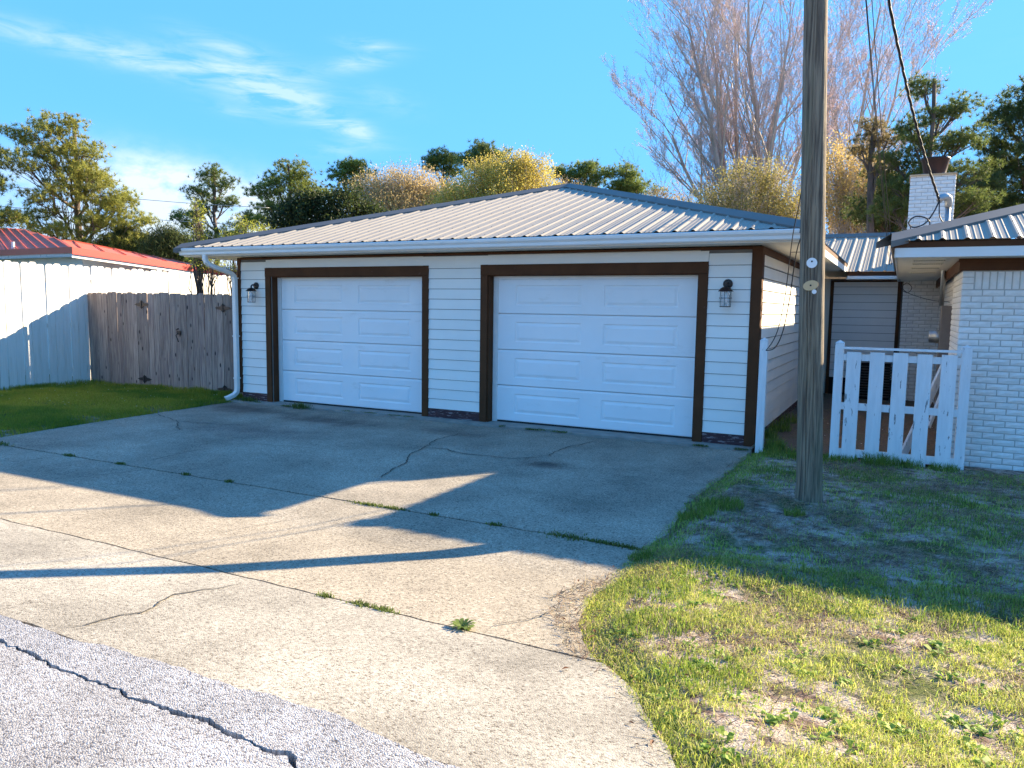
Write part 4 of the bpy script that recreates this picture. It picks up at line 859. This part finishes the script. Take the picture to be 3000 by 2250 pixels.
# left lawn
inL=lambda x,y: (x<interp(EDGEL,y)+.03)
pt=scatter(230000,-13.5,-8.2,-6.2,.16,lambda x,y: inL(x,y)*np.clip((fbm(x,y,1.6,301,4)-.25)*3.5,.25,1)); n=len(pt)
hh=RNG.uniform(.025,.06,n)*(0.6+.9*fbm(pt[:,0],pt[:,1],2,56)); hh=hh*np.where((pt[:,1]>-.05)|(pt[:,0]<-13.2),2.0,1); hm=np.clip((fbm(pt[:,0],pt[:,1],1.1,402,4)-.35)*4,0,1)[:,None]
blades('side_lawn_grass',pt,hh,RNG.uniform(.005,.009,n),cols(n,[(.16,.25,.025),(.20,.28,.03),(.12,.19,.03)])*(1-hm)+cols(n,[(.34,.34,.035),(.26,.32,.03),(.40,.36,.06)])*hm,.9,kind='stuff')
# taller tufts: (x,y,radius,n,height)
TU=[(.40,-.45,.25,500,.12),(.75,-.55,.25,300,.10),(1.1,-.42,.15,250,.10),(1.45,-.42,.18,420,.17),(1.75,-.4,.15,250,.12),(2.1,-.42,.15,250,.10),(.30,-.2,.12,350,.16),(.12,.5,.12,200,.2),(.15,1.3,.15,200,.2),(.2,2.2,.2,150,.18),
    (.30,-3.35,.20,550,.10),(.18,-3.7,.16,420,.09),(.9,-3.35,.09,200,.07),(.55,-1.6,.3,350,.07),(1.9,-2.1,.4,500,.06),(2.4,-3.0,.4,500,.06),(.08,-4.9,.10,260,.07),(1.4,-1.2,.4,500,.06),(1.8,-3.0,.3,300,.05),(1.3,-5.05,.4,600,.07),(2.0,-5.0,.4,500,.07),(.6,-5.1,.3,500,.07),(2.6,-4.9,.4,500,.08),(.35,-5.6,.25,500,.07),(.55,-6.2,.2,400,.07),(.9,-6.7,.2,400,.06)]
L_=[];Hh=[]
for x,y,r,n,h in TU:
    a=RNG.uniform(0,2*np.pi,n); q=r*np.sqrt(RNG.random(n)); L_.append(np.stack([x+q*np.cos(a),y+q*np.sin(a)],1)); Hh.append(RNG.uniform(.35,1,n)*h)
pt=np.concatenate(L_); hh=np.concatenate(Hh); kk=(np.hypot(pt[:,0]-.955,pt[:,1]+2.78)>.13)&(pt[:,0]>interp(EDGER,pt[:,1])-.05); pt=pt[kk]; hh=hh[kk]; n=len(pt)
zz=np.where((pt[:,0]>.03)&(pt[:,0]<2.2)&(pt[:,1]>-.25),.02,lawn(pt[:,0],pt[:,1]))
blades('grass_tufts',np.c_[pt,zz],hh,RNG.uniform(.004,.007,n),cols(n,[(.18,.26,.04),(.24,.30,.06),(.14,.20,.035)]),.7,kind='stuff')
# weeds in joints
WJ=[(-7.275,-.26,.25),(-7.6,-.25,.12),(-6.303,-.2,.12),(-5.9,-.19,.2),(-5.4,-.2,.15),(-5.15,-.2,.15),(-3.47,-.22,.05),(-2.85,-.22,.16),(-2.55,-.235,.18),(-2.384,-4.71,.2),(-2.15,-4.70,.15),(-1.736,-4.70,.06),(-1.175,-4.70,.08),(-.542,-4.70,.22),(-.25,-4.70,.2),(-.05,-4.72,.12),(-1.143,-6.70,.06),(-.90,-6.70,.09),(-.75,-6.70,.09),(-.268,-6.68,.035),(-7.95,-4.69,.28),(-6.528,-4.70,.10),(-5.668,-4.70,.07),(-4.67,-4.70,.05),(-4.071,-4.70,.05),(-8.6,-.15,.25),(-8.3,-.2,.12),(-.1,-.24,.12),(-.6,-.25,.10),(-3.0,-.245,.1)]
L_=[];Hh=[]
for x,y,s in WJ:
    n=int(900*s)+40; L_.append(np.stack([x+RNG.normal(0,s*.45,n),y+RNG.normal(0,.018+.02*(s>.2),n)],1)); Hh.append(RNG.uniform(.4,1,n)*(.028+.09*(s>.24)*(abs(y)<.4)))
pt=np.concatenate(L_); hh=np.concatenate(Hh); n=len(pt)
blades('joint_weeds',np.c_[pt,gz(pt[:,1])+.0+.02*(np.abs(pt[:,1])<.3)],hh,RNG.uniform(.004,.009,n),cols(n,[(.12,.17,.04),(.17,.21,.05),(.09,.12,.03)]),1.0,kind='stuff')
# broad leaved weeds in the sunlit lawn and two in the joint
V=[];F=[];C=[]
def leafw(cx,cy,cz,ang,L0,W0,up,colr):
    b=len(V); d=np.array([math.cos(ang),math.sin(ang),0]); s=np.array([-d[1],d[0],0]); o=np.array([cx,cy,cz])
    for t_,wd,zz in ((0,.15,0),(.35,.8,.35),(.7,1,.55),(.9,.6,.5),(1,.05,.42)):
        p_=o+d*L0*t_+np.array([0,0,up*zz]); V.append(p_-s*W0*wd/2); V.append(p_+s*W0*wd/2)
    for i in range(4): F.append((b+2*i,b+2*i+1,b+2*i+3,b+2*i+2))
    for _ in range(10): C.append(colr)
wd=[(x,y) for x,y in [(.62,-6.0),(1.25,-6.95),(1.45,-6.9),(1.1,-6.85),(1.38,-7.45),(1.9,-6.3),(2.0,-6.5),(2.3,-7.0),(2.5,-7.2),(2.2,-6.8),(1.7,-7.3),(1.9,-7.4),(1.25,-6.2),(1.55,-5.8),(2.5,-6.2),(2.2,-5.4),(.9,-6.4)]]
for _ in range(330): wd.append((RNG.uniform(.4,3.6),RNG.uniform(-8.2,-4.9)))
for x,y in wd:
    if x<interp(EDGER,y)+.05: continue
    z=float(lawn(x,y)); nn=RNG.integers(6,14); s=RNG.uniform(.4,1.0)
    for k in range(nn):
        cc=np.array([(.30,.42,.06),(.40,.48,.08),(.22,.33,.05)][RNG.integers(0,3)])*RNG.uniform(.8,1.2)
        leafw(x+RNG.normal(0,.02),y+RNG.normal(0,.02),z,RNG.uniform(0,6.28),RNG.uniform(.03,.06)*s,RNG.uniform(.018,.030)*s,RNG.uniform(.01,.05),cc)
for x,y in ((-.27,-6.70),(-.268,-6.69)):
    for k in range(12): leafw(x,y,float(gz(y))+.005,k*.55,.07,.014,.05,(.16,.22,.05))
np_mesh('broadleaf_weeds',V,F,MT['grass'],C=C,kind='stuff')
# tiny flowers
V=[];F=[];C=[]
fl=[(RNG.uniform(.4,2.2),RNG.uniform(.2,2.5),0,(.8,.75,.6)) for _ in range(40)]+[(RNG.uniform(-13,-9),RNG.uniform(-2.6,0),1,(.8,.78,.7)) for _ in range(45)]+[(RNG.uniform(1.2,3),RNG.uniform(-4,-2),1,(.7,.68,.25)) for _ in range(16)]+[(RNG.uniform(.1,.6),RNG.uniform(-.4,.2),1,(.8,.75,.6)) for _ in range(14)]
for x,y,t_,c in fl:
    z=(.03 if t_==0 else float(lawn(x,y)))+RNG.uniform(.04,.08); r=RNG.uniform(.007,.013); b=len(V)
    for k in range(6): V.append((x+r*math.cos(k*1.047),y+r*math.sin(k*1.047),z+.004*(k%2)))
    F.append((b,b+1,b+2)); F.append((b,b+2,b+3)); F.append((b,b+3,b+4)); F.append((b,b+4,b+5)); C+= [c]*6
np_mesh('small_flowers',V,F,MT['grass'],C=C,kind='stuff')
# ------------------------------------------------------------------ trees
def seg_mesh(name,segs,mat,parent,sides=4):
    s=np.array(segs,float)  # n x 8
    p,q,r0,r1=s[:,0:3],s[:,3:6],s[:,6],s[:,7]; d=q-p; ln=np.linalg.norm(d,axis=1,keepdims=True)+1e-9; d=d/ln
    ref=np.where(np.abs(d[:,2:3])>.9,np.array([[1.,0,0]]),np.array([[0,0,1.]])); a=np.cross(d,ref); a/=np.linalg.norm(a,axis=1,keepdims=True); b=np.cross(d,a)
    V=[]
    for base,r in ((p,r0),(q,r1)):
        for k in range(sides):
            t=2*np.pi*k/sides; V.append(base+(a*np.cos(t)+b*np.sin(t))*r[:,None])
    V=np.stack(V,1).reshape(-1,3); i=np.arange(len(s))*2*sides; F=[]
    for k in range(sides): k2=(k+1)%sides; F.append(np.stack([i+k,i+k2,i+sides+k2,i+sides+k],1))
    return np_mesh(name,V,np.concatenate(F),mat,parent,smooth=True)
def limb(segs,p,q,r0,r1,n=5,wob=.08,lift=0):
    p=np.array(p,float);q=np.array(q,float); L0=np.linalg.norm(q-p); pts=[]
    for i in range(n+1):
        t=i/n; w=p*(1-t)+q*t; w=w+np.array([0,0,-lift*L0*math.sin(math.pi*t)]); 
        if 0<i<n: w=w+RNG.normal(0,wob*L0/n,3)
        pts.append(w)
    for i in range(n): segs.append((*pts[i],*pts[i+1],r0+(r1-r0)*i/n,r0+(r1-r0)*(i+1)/n))
    return pts
def leaf_cloud(centers,per,spread,size,wid,pal,up=0.0,var=.3,seglen=None):
    """triangles scattered round centres"""
    n=len(centers)*per; c=np.repeat(np.asarray(centers),per,0)+RNG.normal(0,1,(n,3))*np.asarray(spread)
    d=RNG.normal(0,1,(n,3)); d[:,2]+=up; d/=np.linalg.norm(d,axis=1,keepdims=True)
    s=np.cross(d,RNG.normal(0,1,(n,3))); s/=np.linalg.norm(s,axis=1,keepdims=True)
    L0=size*RNG.uniform(.6,1.3,(n,1)); Wd=wid*RNG.uniform(.7,1.3,(n,1))
    return c,d,s,L0,Wd
def tri_mesh(name,c,d,s,L0,Wd,C,mat,parent,quad=False):
    n=len(c)
    if quad:
        V=np.stack([c-d*L0/2,c+s*Wd/2,c+d*L0/2,c-s*Wd/2],1).reshape(-1,3); F=np.arange(n*4).reshape(n,4); return np_mesh(name,V,F,mat,parent,C=np.repeat(C,4,0))
    V=np.stack([c-s*Wd/2,c+s*Wd/2,c+d*L0],1).reshape(-1,3); F=np.arange(n*3).reshape(n,3); return np_mesh(name,V,F,mat,parent,C=np.repeat(C,3,0))
def pine(name,label,base,topz,lobes,tone=(.085,.115,.028),clump=.42,dens=1.0,cat='tree',nl=.26,trunk_r=.2,group=None,trunk_top=None):
    """lobes: (x,y,z,rx,rz)"""
    T_=empty(name,base,label,cat,group); segs=[]; bx,by,bz=base
    tt=trunk_top or (bx,by,topz); limb(segs,base,tt,trunk_r,.05,8,.05)
    cen=[];tone=np.array(tone); cc=[]
    for (x,y,z,rx,rz) in lobes:
        h0=max(bz+1,z-rx*1.1-.4); f=(h0-bz)/(tt[2]-bz); f=min(max(f,0.05),.97); at=(bx+(tt[0]-bx)*f,by+(tt[1]-by)*f,bz+(tt[2]-bz)*f)
        lp=limb(segs,at,(x,y,z-rz*.3),.035+.03*rx,.025,6,.12,lift=.08)
        n=int(26*dens*(rx*rx*rz)**.6/.9)+6
        for _ in range(n):
            u=RNG.normal(0,1,3); u/=np.linalg.norm(u); rr=RNG.random()**.35; p_=np.array([x,y,z])+u*rr*np.array([rx,rx,rz]); cen.append(p_)
            j=lp[RNG.integers(2,7)]; limb(segs,j,p_-np.array([0,0,.08]),.016,.006,3,.12); cc.append(RNG.uniform(.75,1.3))
    cen=np.array(cen); cc=np.array(cc)
    tufts=12; tc_=np.repeat(cen,tufts,0)+RNG.normal(0,1,(len(cen)*tufts,3))*np.array([clump*.5,clump*.5,clump*.24]); tcol=np.repeat(cc,tufts)*RNG.uniform(.8,1.2,len(tc_))
    per=20; c=np.repeat(tc_,per,0); n=len(c); d=RNG.normal(0,1,(n,3)); d[:,2]+=.7; d/=np.linalg.norm(d,axis=1,keepdims=True); s=np.cross(d,RNG.normal(0,1,(n,3))); s/=np.linalg.norm(s,axis=1,keepdims=True)
    tint=np.repeat(tcol,per)[:,None]*tone[None]; y_=RNG.random((n,1)); tint=1.9*tint*(1-.3*y_)+np.array([.22,.20,.03])*.3*y_
    tri_mesh('crown',c,d,s,nl*RNG.uniform(.7,1.2,(n,1)),np.full((n,1),nl*.12),tint,MT['fol'],T_)
    seg_mesh('trunk',segs,MT['bark'],T_,5)
    return T_
# left big pine and its companions
pine('pine_tree','large spreading pine on the far left with a rounded lit crown',(-23.2,6.5,0),7.6,
  [(-22.6,5.0,6.7,1.0,.5),(-22.3,5.4,7.15,.75,.3),(-22.0,5.9,6.4,.9,.4),(-22.9,4.7,6.0,.8,.35),(-22.2,5.6,5.75,1.0,.4),(-21.75,6.0,5.6,.8,.35),(-21.5,6.2,5.1,.95,.45),(-21.2,6.6,4.9,.75,.35),(-22.4,5.2,5.0,.9,.4),(-22.9,4.9,4.4,.8,.3),(-21.1,6.9,4.3,.7,.3),(-21.8,6.1,4.2,.9,.35),(-21.3,6.6,3.75,.7,.25),(-22.5,5.3,3.8,.9,.3),(-21.8,6.0,3.4,.8,.3)],tone=(.15,.155,.035),trunk_r=.19,nl=.145,clump=.33,dens=1.0)
pine('pine_tree','pine cut by the left edge of the frame',(-23.9,3.0,0),6.6,[(-23.2,3.7,6.0,.7,.3),(-23.3,3.6,5.2,.8,.35),(-23.0,3.9,4.2,.7,.3),(-23.1,3.8,3.5,.7,.25)],tone=(.12,.135,.03),nl=.145,clump=.33)
pine('pine_tree','slender isolated pine left of centre with clumped top',(-28.33,16.76,0),8.2,[(-28.4,16.7,7.9,.65,.4),(-28.1,17.0,7.35,.8,.4),(-28.8,16.3,7.0,.65,.35),(-28.0,17.1,6.6,.6,.3),(-28.6,16.5,6.4,.6,.3),(-29.1,15.9,5.75,.75,.35),(-28.9,16.1,5.35,.5,.25),(-27.5,17.6,5.6,.8,.35),(-27.9,17.2,5.1,.7,.3),(-28.5,16.6,4.9,.6,.3),(-28.9,16.2,6.0,.4,.2)],tone=(.085,.115,.03),trunk_r=.17,nl=.17,dens=.62,clump=.36)
pine('pine_tree','broad pine behind the dark magnolia',(-24.55,17.8,0),8.2,[(-24.4,17.9,8.0,.75,.35),(-24.0,18.2,7.5,.9,.4),(-25.0,17.4,7.4,.8,.35),(-25.4,17.0,6.9,.7,.3),(-24.3,18.0,6.9,.9,.4),(-23.6,18.6,6.9,.7,.35),(-25.2,17.2,6.2,.8,.35),(-24.4,17.9,6.2,.9,.4),(-25.5,16.8,5.6,.8,.35),(-24.6,17.6,5.3,1.0,.4)],tone=(.115,.14,.03),nl=.18,dens=.8)
pine('pine_tree','small dark pine crown rising above the magnolia',(-26.6,25.3,0),9.8,[(-26.8,25.1,9.6,.7,.35),(-26.3,25.5,9.4,.8,.4),(-27.2,24.7,9.0,.7,.3),(-26.4,25.4,8.6,.9,.4),(-27.0,24.9,8.0,.9,.4)],tone=(.10,.13,.03),nl=.2,dens=.8)
pine('pine_tree','dark pine top just left of the yellow tree',(-23,29.1,0),10.7,[(-23.2,28.9,10.5,.8,.35),(-22.6,29.4,10.3,.8,.35),(-23.5,28.7,10.0,.8,.35),(-22.8,29.2,9.6,.9,.4)],tone=(.08,.11,.03),nl=.2,dens=.8)
pine('pine_tree','dark pine top peeping over the yellow tree',(-19.6,27.6,0),10.6,[(-19.7,27.5,10.4,.9,.35),(-19.1,27.9,10.1,.9,.3),(-20.2,27.3,9.9,.9,.35),(-19.5,27.6,9.5,1.2,.4)],tone=(.08,.11,.03),nl=.2,dens=.8)
pine('pine_tree','left of the two dark pine crowns beyond the garage apex',(-14,29.2,0),9.5,[(-14,29.2,9.2,.9,.35),(-14.6,28.9,8.8,.9,.35),(-13.4,29.4,8.8,.9,.4),(-14.2,29.1,8.2,1.1,.4),(-15.2,28.6,8.9,.6,.3)],tone=(.09,.12,.03),nl=.2,dens=.8)
pine('pine_tree','right of the two dark pine crowns beyond the garage apex',(-12.0,29.9,0),9.2,[(-12.1,29.9,9.0,.8,.3),(-11.7,30,8.5,1.0,.4),(-11.2,30.2,8.0,.8,.35),(-12.3,29.8,8.1,.9,.35)],tone=(.09,.12,.03),nl=.2,dens=.8)
pine('pine_tree','sparse young pine directly behind the brick chimney',(2.0,14.2,0),8.0,[(1.75,14.2,7.8,.35,.25),(2.7,14.2,7.2,.35,.25),(2.2,14.3,7.0,.4,.22),(1.5,14.2,6.8,.4,.25),(2.5,14.2,6.3,.5,.28),(1.7,14.2,6.2,.5,.28),(2.9,14.1,6.4,.4,.22),(1.2,14.3,5.9,.5,.28),(2.2,14.2,5.6,.6,.3),(2.9,14.2,5.5,.6,.3),(1.5,14.2,5.2,.6,.3),(2.4,14.2,4.9,.7,.3),(1.2,14.3,4.6,.6,.3),(3.1,14.2,4.7,.6,.3)],tone=(.060,.085,.025),nl=.13,clump=.34,trunk_r=.11,dens=1.5)
pine('pine_tree','tall dark pine at the right edge behind the house roof',(5.0,19.5,0),9.0,[(4.9,19.8,8.6,.9,.4),(4.2,19.8,8.0,.7,.35),(5.0,19.6,7.6,1.0,.4),(3.9,19.9,7.2,.6,.3),(4.6,19.8,6.8,1.0,.4),(3.9,20,6.3,.8,.35),(5.0,19.7,6.0,1.0,.4),(4.1,20,5.4,.9,.35),(4.8,19.8,5.1,1.0,.35),(5.6,19.5,8.2,.9,.4),(5.8,19.5,7.0,1.0,.4)],tone=(.038,.060,.018),nl=.16,clump=.42,trunk_r=.2,dens=1.6)
pine('pine_tree','reddish-tinged pine half hidden by the hanging wires',(.55,16.2,0),7.6,[(.55,16.2,7.3,.5,.3),(.9,16.2,6.9,.45,.25),(.2,16.2,6.7,.5,.25),(.7,16.2,6.2,.5,.25)],tone=(.14,.11,.055),nl=.13,clump=.3,dens=.9)
pine('pine_tree','low dark pine filling the gap left of the chimney',(1.0,17,0),6.4,[(.8,17,5.9,.6,.35),(1.2,17,5.3,.7,.35),(.5,17,4.9,.7,.35),(1.1,17,4.5,.7,.3),(1.6,17,4.9,.6,.3),(3.3,18,5.6,.9,.4),(2.9,18,4.9,.9,.4),(1.5,18,4.0,1.2,.35),(3.4,18,4.4,.9,.35)],tone=(.038,.058,.018),nl=.15,clump=.4,dens=1.5)
# broad evergreen
def bush(name,label,base,lobes,leafsz,wid,tone,per,up=0,mat='leaf',quad=True,bark='bark',twigs=40,cat='tree',var=.35,rise=.0,spread=.13,dn=1.0,trunk_r=.1):
    T_=empty(name,base,label,cat); segs=[]; tone=np.array(tone); cen=[]
    for (x,y,z,rx,rz) in lobes:
        lp=limb(segs,base,(x,y,z-rz*.5),trunk_r,.02,6,.1)
        n=int(120*dn*(rx*rx*rz)**.66)+15
        for _ in range(n):
            u=RNG.normal(0,1,3); u/=np.linalg.norm(u); rr=RNG.random()**.33; cen.append(np.array([x,y,z])+u*rr*np.array([rx,rx,rz])*(1+.12*RNG.normal()))
            if RNG.random()<twigs/100: 
                j=lp[RNG.integers(3,7)]; limb(segs,j,cen[-1]+np.array([0,0,rise*RNG.random()]),.012,.003,3,.1)
    c,d,s,L0,Wd=leaf_cloud(cen,per,(spread,spread,spread),leafsz,wid,tone,up=up)
    cm=np.repeat(RNG.uniform(.7,1.35,len(cen)),per)*RNG.uniform(1-var,1+var,len(c))
    tri_mesh('crown',c,d,s,L0,Wd,cm[:,None]*tone[None],MT[mat],T_,quad); seg_mesh('trunk',segs,MT[bark],T_,4)
    return T_
bush('magnolia_tree','dark glossy magnolia behind the left slope of the garage roof',(-12.8,6.9,0),[(-12.9,6.7,4.3,.75,.5),(-12.3,7.2,4.4,.7,.45),(-13.5,6.2,4.0,.6,.4),(-11.8,7.6,4.15,.55,.35),(-12.6,7.0,3.8,1.1,.5),(-11.5,7.9,3.9,.45,.3),(-13.2,6.4,4.45,.4,.3)],.085,.05,(.042,.060,.018),34,dn=1.3)
bush('cedar_bush','left clump of dark juniper behind the red roof eave',(-21.4,6.7,0),[(-21.3,6.85,3.5,.58,.52),(-21.8,6.4,3.25,.48,.4),(-20.9,7.15,3.4,.48,.45)],.16,.025,(.045,.065,.02),60,up=1.2,mat='fol',quad=False,dn=3,rise=.15,cat='bush')
bush('cedar_bush','right rounder clump of dark juniper behind the red roof eave',(-19.4,7.2,0),[(-19.5,7.05,3.5,.58,.50),(-19.1,7.5,3.3,.5,.4),(-19.7,6.9,3.2,.48,.4)],.15,.025,(.06,.08,.025),60,up=1.0,mat='fol',quad=False,dn=3,rise=.12,cat='bush')
bush('tan_tree','tan leafless-looking tree left of the yellow tree',(-17.2,16.1,0),[(-17.2,16.1,6.5,1.1,.8),(-18,15.5,6.2,.9,.7),(-16.4,16.7,6.5,.9,.8),(-17.0,16.2,5.7,1.6,.7),(-15.6,17.1,6.2,.8,.6),(-14.8,17.4,6.2,.7,.5)],.08,.035,(.50,.38,.17),30,up=.9,twigs=80,rise=.7,spread=.17,bark='paleb',dn=1.7)
bush('yellow_tree','bright yellow-green budding tree behind the garage roof apex',(-10.5,13.2,0),[(-10.5,13.2,6.0,1.0,.8),(-11.2,12.8,5.8,.9,.75),(-9.8,13.5,5.95,.85,.7),(-11.8,12.4,5.3,.8,.6),(-9.2,13.9,5.3,.7,.6),(-10.4,13.2,5.2,1.5,.7),(-12.2,12.2,4.9,.6,.5),(-11,13,4.7,1.5,.5),(-10.0,13.3,6.35,.6,.4)],.06,.035,(.52,.43,.10),46,up=.8,twigs=45,rise=.5,spread=.15,bark='paleb',dn=1.7,var=.2)
bush('tan_bush','small twiggy tan bush right of the yellow tree',(-9.6,17.6,0),[(-9.9,17.6,6.1,.6,.4),(-9.3,17.7,5.9,.6,.35),(-10.4,17.5,6.3,.4,.35)],.07,.03,(.28,.20,.10),22,up=.8,twigs=90,rise=.4,spread=.14,bark='paleb',cat='bush')
bush('tan_bush','low brownish bush at the left foot of the bare maple',(-6.3,17,0),[(-6.4,17,5.6,.6,.4),(-5.7,17.1,5.2,.7,.4),(-6.9,17,5.3,.4,.3)],.08,.035,(.22,.17,.08),20,up=.8,twigs=90,rise=.3,spread=.14,bark='paleb',cat='bush')
bush('olive_bush','olive and tan thicket low behind the bare maple',(-4.9,26.2,0),[(-6.5,25.6,6.3,1.3,1.0),(-5.1,26.0,7.3,1.3,1.2),(-3.7,26.3,7.1,1.1,1.3),(-4.7,26.1,6.0,2.0,1.0),(-7.5,25.5,5.7,.9,.7),(-3.0,26.5,5.8,1.3,1.0)],.10,.05,(.30,.26,.08),24,up=.6,twigs=90,rise=.9,spread=.2,bark='paleb',cat='bush',dn=.8)
bush('tan_bush','golden tan thicket right of the pole above the breezeway roof',(-.2,26.5,0),[(-1.2,26.2,7.7,1.1,1.3),(-.2,26.5,7.2,1.3,1.3),(.6,26.6,6.6,.9,1.0),(-.9,26.3,6.2,1.4,1.0),(.3,26.5,5.8,1.3,.9)],.10,.048,(.52,.38,.13),26,up=.6,twigs=90,rise=.9,spread=.2,bark='paleb',cat='bush',dn=.9)
# bamboo-like sprigs beside the garage's left eave
for nm,lab,base,lob in (('bamboo_sprig','tall thin yellow-green sprig left of the gutter end',(-10.65,.7,0),[(-10.62,.6,3.4,.10,.2),(-10.60,.6,3.0,.12,.25),(-10.62,.6,2.55,.25,.18),(-10.4,.75,2.45,.25,.12)]),('bamboo_sprig','bushier yellow-green sprig over the left roof corner',(-10.3,1.5,0),[(-10.1,1.3,3.2,.22,.14),(-10.35,1.2,3.0,.25,.12),(-9.9,1.6,3.1,.25,.12),(-10.0,1.2,2.3,.35,.2)])):
    bush(nm,lab,base,lob,.08,.016,(.30,.32,.05),14,up=-.2,twigs=100,rise=.1,spread=.07,cat='plant',dn=2,trunk_r=.012)
# bare trees
def bare(name,label,base,stems,levels,tw,budc,buds=True,mat='paleb',seed=1,r0=.09,upb=.05,bn=4,prob=.68):
    rg=random.Random(seed); T_=empty(name,base,label,'tree'); segs=[]; tips=[]
    def grow(p,d,L0,r,lv):
        n=6 if lv==levels else 4; q=Vector(p); dd=Vector(d).normalized()
        for i in range(n):
            dd=(dd+Vector((rg.gauss(0,.07),rg.gauss(0,.07),upb+rg.gauss(0,.04)))).normalized(); q2=q+dd*L0/n
            ra=r*(1-.75*i/n); rb=r*(1-.75*(i+1)/n); segs.append((*q,*q2,max(ra,tw),max(rb,tw))); q=q2
            if lv>0:
                if lv==levels and i<1: continue
                for _ in range(3 if lv==levels else (3 if lv==1 else 2)):
                    if rg.random()<prob:
                        ax=Vector((rg.gauss(0,1),rg.gauss(0,1),rg.gauss(0,.3))).normalized(); nd=(dd+ax*rg.uniform(.35,.75)+Vector((0,0,.10))).normalized()
                        grow(q,nd,L0*rg.uniform(.26,.44)*(1.15 if lv<levels else 1),max(rb*.5,tw),lv-1)
        tips.append((tuple(q),tuple(dd)))
    for d,L0 in stems: grow(base,d,L0,r0,levels)
    seg_mesh('trunk',segs,MT[mat],T_,3)
    if buds:
        c=np.array([t[0] for t in tips]); per=bn; c=np.repeat(c,per,0)+RNG.normal(0,.05,(len(c)*per,3)); n=len(c); d=RNG.normal(0,1,(n,3)); d/=np.linalg.norm(d,axis=1,keepdims=True); s=np.cross(d,RNG.normal(0,1,(n,3))); s/=np.linalg.norm(s,axis=1,keepdims=True)
        tri_mesh('buds',c,d,s,np.full((n,1),.075),np.full((n,1),.035),np.array(budc)*RNG.uniform(.6,1.4,(n,1)),MT['leaf'],T_,True)
    print(name,len(segs),len(tips))
bare('bare_maple','tall leafless maple with fine reddish twigs left of the pole',(-8.6,51.3,0),[((-.33,-.05,1),17.0),((-.25,.1,1),21.0),((-.18,-.1,1),24.0),((-.11,.12,1),25.5),((-.04,0,1),25.5),((.03,.1,1),23),((.09,0,1),19),((-.40,.1,1),13),((-.13,.3,1),21.0),((.15,-.1,1),14.0),((-.32,.2,1),14),((-.21,.1,1),16)],4,.0075,(.52,.38,.42),seed=12,r0=.34,upb=.05)
bare('bare_tree','leafless tree with upswept twigs right of the pole',(-3.8,57,0),[((.10,.0,1),26.0),((.15,.1,1),24.0),((.03,.0,1),19),((.19,0,1),16.0),((.07,.1,1),21)],4,.0075,(.50,.38,.42),seed=9,r0=.26)
# a few dead leaves and twigs blown against the driveway edge
V=[];F=[];C=[]
for _ in range(70):
    y=RNG.uniform(-8.0,-4.8); x=float(interp(EDGER,y))+RNG.normal(.10,.22); z=(float(gz(y))+.012) if x<interp(EDGER,y) else float(lawn(x,y))+.015
    a=RNG.uniform(0,6.28); L0=RNG.uniform(.008,.022); b=len(V)
    for u,v,w in ((-1,0,.0),(0,.4,.3),(1,0,.1),(0,-.4,.3)): V.append((x+L0*(u*math.cos(a)-v*math.sin(a)),y+L0*(u*math.sin(a)+v*math.cos(a)),z+L0*w))
    F.append((b,b+1,b+2,b+3)); C+=[(.22,.09,.04) if RNG.random()<.6 else (.35,.24,.13)]*4
np_mesh('dead_leaves',V,F,MT['grass'],C=C,kind='stuff')
